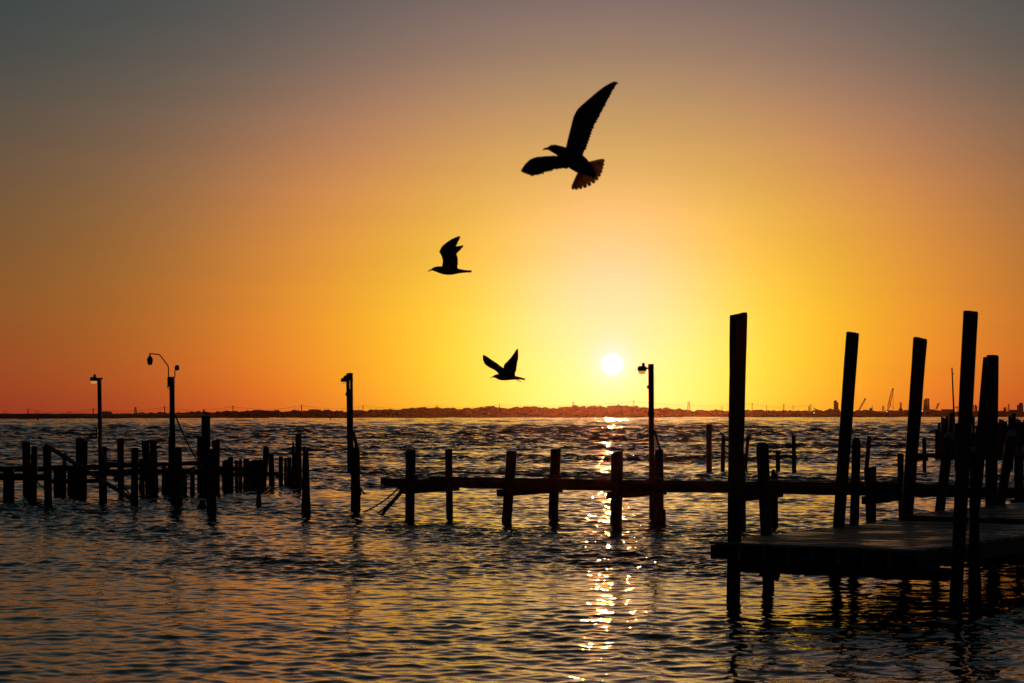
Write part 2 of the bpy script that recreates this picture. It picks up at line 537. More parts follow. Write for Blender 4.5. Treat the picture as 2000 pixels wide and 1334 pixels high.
# ------------------------------------------------------------------ far shore
def shore_strip(name, pts_front, back, ztop, label):
    """low land: front shoreline (px, row) at water level, rising a little, running back"""
    mb = MB()
    fr = []
    dens = []
    for (p0, y0), (p1, y1) in zip(pts_front[:-1], pts_front[1:]):
        n = max(1, int(abs(p1 - p0) / 14))
        dens += [(p0 + (p1 - p0) * i / n, y0 + (y1 - y0) * i / n) for i in range(n)]
    dens.append(pts_front[-1])
    n = len(dens)
    for row in range(5):
        for i, (p, yb) in enumerate(dens):
            D = dist(yb)
            if row == 0: v = (X(p, D), D, -.6)
            else:
                d2 = D + [0, 6, 30, 90, back][row] if row < 4 else max(D + 200, back)
                z = [0, .8, ztop * .8, ztop, ztop][row] + noise.noise(Vector((p * .05, row, 0))) * .5 * (row > 1)
                v = (X(p, D) * (d2 / D), d2, z)
            mb.v.append(v)
    for row in range(4):
        for i in range(n - 1):
            mb.f.append((row * n + i, row * n + i + 1, (row + 1) * n + i + 1, (row + 1) * n + i))
    o = mb.build(name, M['land'])
    return tag(o, label, kind='structure')


shore_strip('embankment', [(-420, 819.6), (-100, 819.2), (150, 818.6), (330, 817.6), (440, 816.9), (560, 816.6), (690, 816.4), (700, 816.3)], 2600, 4.4,
            'long low dark embankment along the far left shore')
shore_strip('spit', [(688, 817.4), (760, 817.2), (900, 816.8), (1050, 816.2), (1180, 815.7), (1243, 815.4)], 2500, 1.2, 'low wooded spit under the sun on the far shore')
shore_strip('shore', [(1180, 814.4), (1300, 814.3), (1450, 814.3), (1800, 814.3), (2300, 814.4)], 3700, 2.0, 'far low shore with an industrial skyline')
shore_strip('sandbar', [(1405, 815.3), (1500, 815.6), (1620, 815.6), (1700, 815.3), (1757, 815.2)], 2950, 1.0, 'low scrubby bar of land in front of the far shore')


def interp(tab, p):
    for (a, ya), (b, yb) in zip(tab[:-1], tab[1:]):
        if a <= p <= b:
            return ya + (yb - ya) * (p - a) / (b - a)
    return tab[0][1] if p < tab[0][0] else tab[-1][1]


def woods(name, top, D0, D1, step, wpx, label, zmin, twig=0.0, seed=1):
    """many overlapping leafy crowns of uneven size, with twigs breaking the outline"""
    rr = random.Random(seed)
    mb = MB()
    p = top[0][0]
    while p < top[-1][0]:
        for lay in range(2):
            D = rr.uniform(D0, D1)
            yt = interp(top, p) + (rr.uniform(-2.4, 1.8) if lay else rr.uniform(0, 3.0))
            ztop = CAMH + (HZ - yt) * D / F
            if ztop < zmin: ztop = zmin
            w = rr.uniform(.6, 1.25) * wpx * D / F
            h = max(ztop * .62, w * .5)
            x = X(p + rr.uniform(-3, 3), D)
            mb.ico((x, D, ztop - h * .5), 1.0, 2, .42, 1.1, rr.uniform(0, 90), (w * .55, w * .55, h * .5))
            # understorey down to the ground
            mb.ico((x + rr.uniform(-2, 2), D - 2, (ztop - h) * .5), 1.0, 1, .3, 1, rr.uniform(0, 90), (w * .8, w * .6, max((ztop - h) * .75, 1.5)))
            for k in range(5):
                a = rr.uniform(0, 6.28); e = rr.uniform(.1, 1.3)
                q = Vector((x + math.cos(a) * math.cos(e) * w * .5, D + math.sin(a) * w * .4, ztop - h * .5 + math.sin(e) * h * .5))
                mb.ico(q, 1.0, 1, .5, 1.5, rr.uniform(0, 90), (w * .16, w * .16, h * .11))
            if rr.random() < twig:
                for k in range(4):
                    xx = x + rr.uniform(-.4, .4) * w
                    mb.tube([(xx, D, ztop - 2.5), (xx + rr.uniform(-.8, .8), D, ztop + rr.uniform(.6, 2.4))], [.22, .08], 4)
        p += step * rr.uniform(.6, 1.4)
    o = mb.build(name, M['leaf'], smooth=False)
    return tag(o, label, 'woods', kind='stuff')


woods('far_woods', [(205, 808.5), (260, 807.5), (300, 806.5), (350, 807), (400, 805), (430, 805), (470, 803.5), (510, 801.2), (560, 803.5), (600, 801.5), (650, 803), (690, 804), (704, 804)], 1950, 2250, 7, 17, 'dark line of trees behind the far left embankment', 4, .05, 1)
woods('far_woods', [(690, 802.3), (730, 801.3), (780, 800.3), (830, 797.0), (870, 797.8), (930, 798.8), (955, 795.3), (975, 796.3), (1000, 796.8), (1030, 795.3), (1080, 796.8), (1130, 794.3), (1180, 795.3), (1210, 792.8), (1235, 793.8), (1270, 796.8), (1310, 798.8), (1330, 800.3)], 2650, 2900, 6, 17, 'tall tree belt on the shore right below the sun', 8, .35, 2)
woods('far_woods', [(1320, 801.5), (1400, 802), (1440, 802.5), (1500, 803), (1600, 803), (1700, 803), (1760, 803), (1850, 804), (1900, 804.5), (1950, 804.5), (2000, 804), (2180, 804)], 3300, 3500, 7, 16, 'low hazy tree line behind the industrial shore', 6, .05, 3)
woods('scrub', [(700, 811.5), (800, 811), (900, 810.5), (1000, 810.5), (1100, 811), (1180, 812.5), (1240, 814)], 2120, 2300, 5, 13, 'low dark scrub along the water edge of the spit', 1.2, .1, 4)
woods('scrub', [(1415, 812.5), (1460, 811.5), (1520, 811.2), (1580, 810), (1620, 809.5), (1660, 810.5), (1700, 811.5), (1735, 810), (1752, 813)], 2600, 2700, 5, 13, 'dark scrub on the low bar before the stockpiles', 1.2, .1, 5)

# stockpile mounds
for px, yt, wpx, lab in ((1487, 799.5, 44, 'leftmost of the far stockpile mounds right of the tall piling'), (1543, 800.5, 34, 'small pointed stockpile mound between the far power poles'),
                         (1622, 797.5, 46, 'largest far stockpile mound at the foot of the twin silo tower'), (1602, 800.2, 30, 'low stockpile mound beside the excavator arm'), (1700, 800.3, 60, 'wide low mound behind the second tall piling')):
    D = 3150; h = CAMH + (HZ - yt) * D / F; w = wpx * D / F
    mb = MB(); rings = []
    for i, k in enumerate((1, .8, .55, .3, .1, .02)):
        rings.append([Vector((X(px, D) + math.cos(a) * w * k * .8 * (1 + .1 * noise.noise(Vector((px, a, k)))), D + math.sin(a) * w * k * .6, h * (1 - k) ** .9)) for a in [j * math.pi / 9 for j in range(18)]])
    mb.ring_loft(rings)
    tag(mb.build('stockpile', M['land'], origin=(X(px, D), D, 0)), lab, 'mound', 'stockpiles on the far shore')


def far_tree(px, yt, yb, wpx, D, label):
    r = thing('tree', (X(px, D), D, 2), label, 'tree')
    z1 = CAMH + (HZ - yt) * D / F; w = wpx * D / F; x = X(px, D)
    MB().tube([(x, D, .5), (x + .3, D, z1 * .45), (x, D, z1 * .7)], [.55, .4, .2], 6).build('trunk', M['leaf'], r)
    mb = MB()
    for k in range(26):
        a, e, q = random.uniform(0, 6.28), random.uniform(-.9, 1.4), random.uniform(.3, 1)
        mb.ico((x + math.cos(a) * math.cos(e) * w * .36 * q, D + math.sin(a) * math.cos(e) * w * .3 * q, z1 * .72 + math.sin(e) * z1 * .2 * q), w * .17, 1, .5, 1.5, k)
    mb.build('crown', M['leaf'], r, smooth=False)


far_tree(217, 804.3, 809, 7, 1700, 'lone round tree at the end of the dark embankment')
far_tree(1963, 794.8, 803, 9, 3300, 'lone round tree standing above the far right tree line')
far_tree(1398, 797.8, 803, 6, 3300, 'small umbrella-shaped tree just left of the tall front piling')
far_tree(1480 + 4, 800, 803, 6, 3300, 'small round tree behind the leftmost stockpile')

# low flat shed on the embankment
D = 1750
MB().box((X(206, D), D, 3.2), (17 * D / F, 14, 6.3)).build('shed', M['concrete'], origin=(X(206, D), D, 0))
tag(bpy.data.objects['shed'], 'long low flat-roofed shed on the far left embankment', 'shed')


# ---------------------------------------------------------------- power poles, wires, pylons
def power_pole(px, yt, D, r=.34, arms=True, label=None):
    zt = CAMH + (HZ - yt) * D / F
    x = X(px, D)
    o = thing('power_pole', (x, D, 0), label or 'slim power pole rising above the far tree line', 'power pole', 'power poles along the far shore')
    MB().tube([(x, D, 0), (x, D, zt)], [r * 1.15, r * .8], 8).build('pole', M['steel'], o)
    if arms:
        for k in range(2):
            z = zt - 1.0 - 2.2 * k
            MB().bar((x - 1.3, D, z), (x + 1.3, D, z), .2, .22).build('cross_arm', M['steel'], o)
    return Vector((x, D, zt))


tops = []
for px, yt, lab in ((54.5, 798, 'taller power pole nearest the left picture edge on the far embankment'), (182, 797.3, 'power pole right behind the leftmost lamp post'),
                    (321.5, 793, 'power pole just left of the curved-arm lamp post'), (455, 792, 'power pole right of the perched gull on the far shore'),
                    (589, 790.2, 'power pole above the far trees behind the tall end of the bulkhead'), (709, 791, 'power pole just right of the slotted lamp post'),
                    (853.5, 790.3, 'power pole above the trees over the left end of the pier'), (975.5, 788.3, 'power pole under the lowest gull on the far shore'),
                    (1238, 782.5, 'power pole between the sun and the pier lamp post'), (1469, 786.5, 'power pole first right of the tallest front piling'), (1584, 789, 'power pole touching the lattice pylon by the far excavator')):
    tops.append(power_pole(px, yt, 2300 if px < 700 else 2950, .55, True, lab))
for px, yt, lab in ((7, 802, 'left one of two short faint poles at the left picture edge'), (12, 802.5, 'right one of two short faint poles at the left picture edge'),
                    (70, 802, 'left one of two faint short poles left of the leftmost lamp post pair'), (75, 801.5, 'faint short pole above the channel marker off the embankment'),
                    (134, 801.5, 'left one of two faint poles midway along the far embankment'), (138.5, 802, 'right one of two faint poles midway along the far embankment'),
                    (736, 798, 'left one of two tiny poles over the trees right of the slotted lamp post'), (740.5, 798, 'right one of two tiny poles over the trees right of the slotted lamp post'),
                    (1409, 793, 'left one of two tiny poles beside the tallest front piling'), (1412, 794, 'right one of two tiny poles beside the tallest front piling'),
                    (1497, 791.5, 'faint pole behind the leftmost stockpile mound'), (1549, 790.5, 'faint pole behind the small pointed stockpile')):
    power_pole(px, yt, 3000, .4, False, lab)
power_pole(1531, 788, 2500, .5, True, 'tall power pole standing at the water edge before the stockpiles')
wr = thing('overhead_wires', tuple(tops[0] - Vector((0, 0, tops[0].z))), 'thin sagging power wires strung between the far shore poles', 'power wires')
for a, b in zip(tops[:-1], tops[1:]):
    for dz, dx in ((-1.0, -1.2), (-1.0, 1.2), (-3.2, 0)):
        pts = []
        for i in range(13):
            t = i / 12
            pts.append(a.lerp(b, t) + Vector((dx, 0, dz - 4 * t * (1 - t) * 4.0)))
        MB().tube(pts, .07, 4).build('wire', M['steel'], wr)


def pylon(px, yt, yb, wpx, D, label):
    z1 = CAMH + (HZ - yt) * D / F; x = X(px, D); w = wpx * D / F
    o = thing('pylon', (x, D, 0), label, 'pylon', 'lattice pylons on the far shore')
    half = lambda z: w * .5 * (1 - .8 * z / z1) + .35
    for sx in (-1, 1):
        for sy in (-1, 1):
            MB().tube([(x + sx * half(0), D + sy * half(0), 0), (x + sx * half(z1), D + sy * half(z1), z1)], .22, 5).build('leg', M['steel'], o)
    mb = MB(); zs = [0, .18, .34, .48, .6, .7, .79, .87, .94, 1]
    for i in range(len(zs) - 1):
        a, b = zs[i] * z1, zs[i + 1] * z1
        for sy in (-1, 1):
            mb.tube([(x - half(a), D + sy * half(a), a), (x + half(b), D + sy * half(b), b)], .11, 4)
            mb.tube([(x + half(a), D + sy * half(a), a), (x - half(b), D + sy * half(b), b)], .11, 4)
    tag(mb.build('lattice', M['steel'], o), kind='stuff')
    for k in (.72, .85, .97):
        MB().bar((x - w * .42, D, z1 * k), (x + w * .42, D, z1 * k), .3, .4).build('cross_arm', M['steel'], o)


pylon(264.5, 795, 806, 5, 2500, 'small lattice pylon above the far left embankment')
pylon(1119.5, 785, 797, 6, 3000, 'lattice pylon on the far shore left of the sun')
pylon(1345, 784.5, 799, 7, 3100, 'lattice pylon on the far shore just right of the lamp post')
pylon(1580.3, 793, 803, 4, 3200, 'lattice pylon beside the far excavator arm')
pylon(1725, 792.5, 803, 4.5, 3300, 'stubby lattice pylon left of the large far crane')
pylon(1970, 789.5, 804, 4, 3300, 'slim lattice pylon left of the blocky tower on the right')


def crane(px0, y0, px1, y1, D, label, brace=None, cable=True, wboom=2.2):
    a, b = W(px0, y0, D), W(px1, y1, D)
    o = thing('crane', (a.x, D, 0), label, 'crane', 'cranes on the far shore')
    mb = MB(); n = 12
    t = (b - a).normalized(); u = t.cross(Vector((0, 1, 0))).normalized(); v = Vector((0, 1, 0))
    wd = lambda k: wboom * .5 * (1 if .1 < k < .85 else .55)
    for sx in (-1, 1):
        for sy in (-1, 1):
            mb.tube([a.lerp(b, i / n) + (u * sx + v * sy) * wd(i / n) for i in range(n + 1)], .3, 5)
    for i in range(n):
        k0, k1 = i / n, (i + 1) / n
        for sy in (-1, 1):
            s = 1 if i % 2 else -1
            mb.tube([a.lerp(b, k0) + (u * s + v * sy) * wd(k0), a.lerp(b, k1) + (u * -s + v * sy) * wd(k1)], .16, 4)
    bo_ = mb.build('boom', M['steel'], o)
    MB().box(b, (2.6, 2, 2.4)).build('boom_head', M['steel'], bo_)
    c = Vector((a.x, D, a.z - 2.5))
    MB().box(c + Vector((1.5, 0, -1)), (9, 5, 5)).build('cab', M['steel'], o)
    if brace:
        MB().tube([W(*brace[0], D), W(*brace[1], D)], .35, 6).build('mast', M['steel'], o)
        MB().tube([b, W(*brace[1], D)], .09, 4).build('pendant_line', M['steel'], o)
    if cable:
        MB().tube([b + Vector((1.0, 0, 0)), Vector((b.x + 1.0, D, 6))], .12, 4).build('hoist_line', M['steel'], o)


crane(1678, 800.5, 1689.7, 779.5, 3200, 'smaller far crane with its boom leaning right of the second tall piling')
crane(1734.5, 800, 1743.8, 760, 3200, 'tallest far crane with a long steep lattice boom', brace=((1737, 785.5), (1746, 799)), wboom=3.2)
crane(1828, 800, 1832.8, 789.2, 3200, 'short dark crane boom right of the three smokestacks', cable=False, wboom=1.8)
crane(1805 - 4, 804, 1797, 796, 3300, 'tiny crane hidden low at the foot of the smokestacks', cable=False, wboom=1.2)

# excavator arm
D = 3150
o = thing('excavator', (X(1591, D), D, 0), 'excavator with bent arm on top of the far stockpiles', 'excavator')
MB().tube([W(1594, 801, D), W(1590.5, 796.3, D), W(1589, 801, D)], [1.0, .9, .6], 6).build('arm', M['steel'], o)
MB().box(W(1595.5, 801.5, D), (5, 3, 3.4)).build('body', M['steel'], o)
MB().box(W(1589, 801.8, D), (2, 2, 1.6)).build('bucket', M['steel'], o)


def block(name, px0, px1, yt, D, parent, mat='concrete', depth=14):
    z = CAMH + (HZ - yt) * D / F
    return MB().box((X((px0 + px1) / 2, D), D, z / 2), ((px1 - px0) * D / F, depth, z), ch=.03).build(name, M[mat], parent)


D = 3200
o = thing('silo_tower', (X(1633, D), D, 0), 'tall twin silo tower on the stockpiles left of the second tall piling', 'silo tower')
block('silo', 1629.7, 1632.8, 783, D, o); block('silo', 1633.2, 1636, 786.8, D - 3, o); block('stair_head', 1631.8, 1632.9, 781.6, D - 8, o); block('stair_head', 1634.9, 1635.9, 785.4, D - 10, o); block('base_house', 1628.8, 1637, 799, D - 2, o, depth=30)
o = thing('smokestacks', (X(1809, 3300), 3300, 0), 'three smokestacks of the far plant with a dark base building', 'smokestacks')
for px, yt, r in ((1805, 780.5, 1.0), (1808.6, 778, 1.7), (1813, 778, 1.6)):
    MB().tube([(X(px, 3300), 3300, 0), (X(px, 3300), 3300, CAMH + (HZ - yt) * 3300 / F)], [r * 1.15, r], 12).build('stack', M['concrete'], o)
block('plant_building', 1805, 1814, 792, 3306, o); block('plant_building', 1800, 1824, 799.5, 3310, o)
o = thing('chimneys', (X(1759.5, 3300), 3300, 0), 'pair of slim chimneys right of the large far crane', 'chimneys')
for px, yt in ((1758.3, 785.3), (1760.4, 787)):
    MB().tube([(X(px, 3300), 3300, 0), (X(px, 3300), 3300, CAMH + (HZ - yt) * 3300 / F)], [.85, .7], 10).build('stack', M['concrete'], o)
block('base_house', 1757, 1761.5, 798, 3306, o)
o = thing('conveyor_house', (X(1701, 3250), 3250, 0), 'small gabled conveyor house on the far skyline between two pilings', 'conveyor house')
block('house', 1699.3, 1702.8, 798, 3250, o); block('gable', 1700.3, 1701.8, 796.6, 3252, o); block('mast', 1703.6, 1704.2, 792.2, 3254, o, 'steel', 1.0)
o = thing('gantry', (X(1867, 3300), 3300, 0), 'elevated flat gantry on the far shore behind the leaning mast', 'gantry')
z = CAMH + (HZ - 795.2) * 3300 / F
MB().bar((X(1862, 3300), 3300, z), (X(1874, 3300), 3300, z), 4, 1.2).build('beam', M['steel'], o)
for px in (1864, 1869.5, 1873):
    MB().tube([(X(px, 3300), 3300, 0), (X(px, 3300), 3300, z)], .6, 6).build('leg', M['steel'], o)
block('plant_building', 1840, 1862, 799.3, 3310, o)
o = thing('silo_pair', (X(1904, 3300), 3300, 0), 'pair of far silos seen between the two leaning tall pilings', 'silos')
for px, yt in ((1902, 791.5), (1905.2, 790.2), (1907.5, 792.5)):
    MB().tube([(X(px, 3300), 3300, 0), (X(px, 3300), 3300, CAMH + (HZ - yt) * 3300 / F)], 1.0, 12).build('silo', M['concrete'], o)
o = thing('tower_block', (X(1992, 3300), 3300, 0), 'blocky dark tower with stepped roof at the far right edge', 'building')
block('wall', 1988.3, 1996.2, 791, 3300, o); block('roof_house', 1991.6, 1996, 788, 3303, o); block('roof_house', 1993, 1994.6, 786.6, 3306, o)
block('annex', 1972, 1986, 800.5, 3306, o)
for px, py, lab in ((1590, 806.2, 'small white floodlight under the far excavator'), (1732, 803.8, 'white floodlight at the foot of the tallest far crane'), (1801.4, 802.4, 'tiny white floodlight beside the far smokestacks')):
    D = 2900; p = W(px, py, D)
    o = thing('floodlight', (p.x, D, 0), lab, 'floodlight')
    MB().tube([(p.x, D, 0), (p.x, D, p.z)], .12, 6).build('pole', M['steel'], o)
    MB().ico(p, .75, 1, 0).build('lamp', M['flood'], o)

# channel marker posts standing in the far water
for px, yt, yb, lab in ((74.5, 816.5, 822.3, 'small channel marker post off the far left embankment'), (645.5, 811.5, 820.2, 'small channel marker post left of the lamp post with the slots'), (1130.5, 814.2, 818.8, 'small channel marker post below the far tree belt')):
    D = dist(yb); a, b = W(px, yt, D), Vector((X(px, D), D, -1))
    o = thing('channel_marker', (b.x, D, 0), lab, 'marker post', 'channel markers')
    MB().tube([b, a], [.34, .3], 8).build('post', M['pile'], o)
    MB().box(a + Vector((0, -.35, -.5)), (.9, .08, .9)).build('day_board', M['metal'], o)


# ------------------------------------------------------------------ timber pilings
def pile_geo(xt, yt, wt, xb, yb, wb, D, top='flat', seed=0, dlean=0.0, slant=0.0, nseg=14, zbot=-1.3, ydeck=None):
    """round pile: centre/width at top row and at waterline row yb (photo px), at distance D"""
    rr = random.Random(seed * 13 + 5)
    t = W(xt, yt, D); t.y += dlean
    b = Vector((X(xb, D), D, CAMH - (yb - HZ) / F * D))
    ax = (t - b)
    k = (zbot - b.z) / ax.z
    b2 = b + ax * k
    rt, rb = wt * .5 * D / F, wb * .5 * D / F
    L = t - b2
    nr = 12
    rings = []
    up = L.normalized(); ux = Vector((1, 0, 0)); ux = (ux - up * ux.dot(up)).normalized(); uy = up.cross(ux)
    crack = [rr.uniform(0, 6.28) for _ in range(3)]
    levels = [i / nr for i in range(nr + 1)]
    prof = [1.0] * len(levels)
    if top == 'round':
        levels += []
    wl = (0.0 - b2.z) / L.z
    def ring(s_, scale, rise=0.0, ragged=0.0):
        p = b2 + L * s_ + up * rise
        rad = rb + (rt - rb) * max(0, min(1, (s_ - wl) / (1 - wl)))
        out = []
        for j in range(nseg):
            a = 2 * math.pi * j / nseg
            q = rad * scale
            q *= 1 + .05 * noise.noise(Vector((math.cos(a) * 1.4, math.sin(a) * 1.4, s_ * L.length * .9)) + Vector((seed * 3.7, 0, 0)))
            q *= 1 + .035 * noise.noise(Vector((math.cos(a) * 4, math.sin(a) * 4, s_ * L.length * 3)) + Vector((0, seed * 1.7, 0)))
            for c in crack:
                dd = abs((a - c + math.pi) % (2 * math.pi) - math.pi)
                if dd < .24: q *= .94
            zz = b2.z + L.z * s_
            if zz < .32: q *= 1.05 + .06 * noise.noise(Vector((a * 2, zz * 8, seed)))
            out.append(p + (ux * math.cos(a) + uy * math.sin(a)) * q + up * (ragged * rr.uniform(-1, .3) + slant * math.cos(a) * rad if s_ > .999 else 0))
        return out
    rings = [ring(s_, 1.0) for s_ in levels[:-1]]
    if top == 'flat':
        rings.append(ring(1.0, 1.0, -.025, rt * .06)); rings.append(ring(1.0, .94, 0, rt * .12))
        rings.append(ring(1.0, .5, .004))
    elif top == 'round':
        rings.append(ring(1.0, 1.0, -.13)); rings.append(ring(1.0, .93, -.06)); rings.append(ring(1.0, .74, -.015)); rings.append(ring(1.0, .4, .0))
    elif top == 'broken':
        rings.append(ring(1.0, .96, -.12)); rings.append(ring(1.0, .8, 0, rt * 1.4)); rings.append(ring(1.0, .35, -.05, rt * .8))
    mb = MB(); mb.ring_loft(rings)
    return mb, Vector((b2.x + (t.x - b2.x) * wl, b2.y + (t.y - b2.y) * wl, 0))


PSEED = [0]


def piling(xt, yt, wt, xb, yb, wb, label=None, D=None, parent=None, group=None, mat='pile', name='piling', **kw):
    PSEED[0] += 1
    D = D or dist(yb)
    mb, base = pile_geo(xt, yt, wt, xb, yb, wb, D, seed=PSEED[0], **kw)
    o = mb.build(name, M[mat], parent, origin=None if parent else base, sharp=40)
    if not parent:
        tag(o, label, 'piling', group)
    return o


def board(a, b, w, h, parent, name='beam', mat='beam', jit=.008):
    return MB().bar(a, b, w, h, jit).build(name, M[mat], parent, sharp=50)


# --- derelict pier remains on the left
D = 77.0
old = thing('ruined_pier', (X(200, D), D, 0), 'ruined timber pier remains with leaning posts and broken beams at left', 'ruined pier')
for a in ((51, 863, 16, 52, 965, 15), (126, 885, 8, 126, 963, 8), (155.5, 858, 15.5, 156, 963, 16), (167, 862, 9.5, 165, 963, 10),
          (235, 856, 13.5, 236.5, 961, 13), (276.5, 896, 11, 277, 961, 11), (283.5, 861.5, 15.5, 291, 961, 13), (299, 860, 14, 303, 961, 14),
          (335, 852, 13, 335, 962, 13), (360.5, 916, 10, 360.5, 965, 10), (376, 912, 9.5, 376, 964, 9.5), (389.5, 852, 10, 389.5, 958, 10),
          (421.5, 859, 16.5, 425.5, 959, 8), (320, 911, 9, 320, 962, 9), (329, 912, 8, 328, 962, 8), (111, 909, 13, 111, 962, 13), (121, 910, 9, 121, 962, 9), (137, 910, 11, 137, 963, 11), (146, 906, 9, 146, 963, 9)):
    piling(*a, D=dist(a[4]), parent=old, slant=random.uniform(-.16, .16), nseg=10)
def hb(px0, px1, y0, y1, D0, D1, par, th=.18, dy0=0.0):
    """roughly level beam seen between two columns, rows y0 (top) to y1 (bottom) at its left end"""
    a = W(px0, (y0 + y1) / 2, D0); b = W(px1, (y0 + y1) / 2 + dy0, D1)
    h = (y1 - y0) * (D0 + D1) / 2 / F
    return board(a, b, th, h, par)
hb(-60, 90, 911, 921, 74.2, 74.2, old)
hb(84, 215, 909, 919, 74.2, 74.4, old, dy0=-2)
hb(-60, 96, 925, 938, 69.8, 69.8, old, .2, 1)
hb(100, 205, 936, 944.5, 72.0, 72.0, old, .16, -1)
hb(168, 262, 919.5, 929.5, 74.6, 74.6, old, .16)
hb(205, 300, 904, 913.5, 75.0, 75.2, old, .18, 0)
hb(205, 330, 916, 926.5, 75.4, 75.6, old, .18, 0)
hb(300, 392, 903, 910.5, 76.2, 76.4, old, .18, -1)
hb(330, 440, 914.5, 926, 76.6, 76.8, old, .2, 2)
hb(425, 502, 910, 920, 80.5, 80.8, old, .14, 2)
piling(402, 812.5, 17.5, 401, 959, 17, 'tall thick pile with a gull perched on its flat top', D=78.8, slant=.03)

# row of close-set posts right of it: a broken bulkhead
bh = thing('broken_bulkhead', (X(500, 83), 83, 0), 'broken bulkhead of close-set uneven timber posts behind the single front pile', 'bulkhead')
for a in ((437, 900, 7, 437, 956, 7, 'broken'), (442, 898, 8, 443, 956, 8, 'flat'), (450, 892.5, 10.5, 451.5, 955, 10, 'flat'), (462, 899, 7, 462, 953, 7.5, 'flat'), (469.5, 895, 7, 470, 953, 8, 'broken'),
          (481, 896, 12, 481, 953, 13, 'flat'), (490, 900, 9, 490, 952, 9, 'flat'), (496.5, 898, 10, 496, 951, 10, 'flat'), (504, 897.5, 8, 504, 951, 9, 'broken'), (510, 898, 7, 509, 951, 8, 'flat'),
          (520.5, 872.5, 12, 514.5, 947, 11, 'round'), (529.5, 887, 10.5, 531, 947, 11, 'flat'), (548.3, 891.5, 8.7, 548.3, 947, 8.7, 'flat'), (557.5, 894, 5.5, 557.5, 947, 6, 'flat'),
          (565, 893, 8.5, 565, 947, 9, 'flat'), (572.5, 862, 4, 573, 947, 8, 'broken'), (577, 886, 9, 577, 947, 10, 'flat'), (582.5, 847.3, 12, 584, 947, 11.5, 'flat')):
    piling(*a[:6], D=dist(a[4]), parent=bh, name='post', top=a[6], slant=random.uniform(-.15, .15), nseg=10)
hb(432, 545, 922, 930, 84.5, 84.5, bh, .14, 0)

# free-standing front pilings, left part
piling(17, 914, 22, 17, 979, 22, 'short stout pile at the left picture edge under the beams')
piling(67.5, 871.3, 13, 64, 980, 16, 'leaning pile in the left cluster, second of a close pair')
piling(91.5, 871, 16.5, 94.5, 989, 15.5, 'front pile that carries the upper end of the slanting blue-grey pipe')
piling(263.5, 874.5, 14.5, 262.5, 985, 14.5, 'front pile at the lower end of the slanting pipe')
piling(349, 873.5, 13, 348, 985, 17, 'front pile touching the base of the pole with the curved lamp arm')
piling(411, 877, 20, 413.5, 999, 19, 'thick front pile standing right before the pile with the perched gull', top='round')
piling(597, 878, 12, 598, 1000, 19, 'single front pile at the right end of the broken bulkhead', slant=-.35)
# drowned stumps
piling(396, 978, 12, 394, 995, 20, 'low broken stump at the waterline beside the thick front pile', top='broken', name='stump')
piling(505, 950, 4, 505.5, 987, 12, 'small splintered stump in the water before the bulkhead', top='broken', name='stump')

# slanting pipe and slack lines on the left
D0, D1 = 66.3, 64.2
a, b = W(88, 868.5, 66.3), W(258, 975, 66.9)
o = MB().tube([a, a.lerp(b, .5), b], .075, 10).build('pipe', M['pipe'], origin=b)
tag(o, 'long blue-grey pipe slanting down from a pile into the water', 'pipe')


def sag(a, b, s, n=10):
    return [a.lerp(b, i / n) + Vector((0, 0, -4 * s * (i / n) * (1 - i / n))) for i in range(n + 1)]


o = MB().tube([W(193.5, 858, 69.6), W(200, 886, 69.2), W(210, 913, 68.5), W(227, 936, 67.6), W(243, 953, 67.2), W(257, 969, 66.9)], .028, 6).build('mooring_line', M['rope'], origin=W(257, 985, 66.9))
tag(o, 'slack line hanging from the left lamp pole to the pipe end', 'rope')
o = MB().ico(W(227, 936, 67.5), .085, 2, .3, 2, 3, (1, 1, 1.3)).build('float', M['rope'], origin=W(227, 936, 67.5))
tag(o, 'small round float tied to the slack line above the pipe', 'float')
pts = sag(W(342.5, 812, 68.6), W(389.5, 905, 77), .12) + sag(W(389.5, 905, 77), W(328, 980, 68.9), -.05)[1:]
tag(MB().tube(pts, .03, 6).build('cable', M['rope'], origin=pts[-1]), 'loose cable running down from the curved lamp pole and back', 'cable')
pts = sag(W(72, 939, 69), W(86, 953, 66), .05) + sag(W(102, 951, 65.9), W(130, 947, 70), .1)
tag(MB().tube(pts[:11], .025, 6).build('rope', M['rope'], origin=pts[0]), 'short rope end hanging between two left piles', 'rope')


# ------------------------------------------------------------------ light poles
def wall_lamp(o, p, D, side=-1, s=1.0):
    """barn-style lamp: housing, glowing lens, sensor cap, short arm; p = centre of the housing"""
    mb = MB(); rings = []
    for z, r in ((.11, .05), (.10, .105), (.03, .125), (-.035, .118), (-.04, .10)):
        rings.append([p + Vector((math.cos(a) * r * 1.1, math.sin(a) * r, z)) * s for a in [j * math.pi / 7 for j in range(14)]])
    mb.ring_loft(rings); ho_ = mb.build('lamp_housing', M['metal'], o)
    rings = []
    for z, r in ((-.035, .10), (-.08, .098), (-.115, .085), (-.13, .05)):
        rings.append([p + Vector((math.cos(a) * r * 1.1, math.sin(a) * r, z)) * s for a in [j * math.pi / 7 for j in range(14)]])
    MB().ring_loft(rings).build('lamp_lens', M['lens'], ho_)
    MB().tube([p + Vector((.04, 0, .10)) * s, p + Vector((.04, 0, .20)) * s], .045 * s, 10).build('light_sensor', M['metal'], ho_)
    MB().tube([p + Vector((.1, 0, .04)) * s, p + Vector((.33, 0, .05)) * s], .028 * s, 8).build('lamp_arm', M['metal'], o)


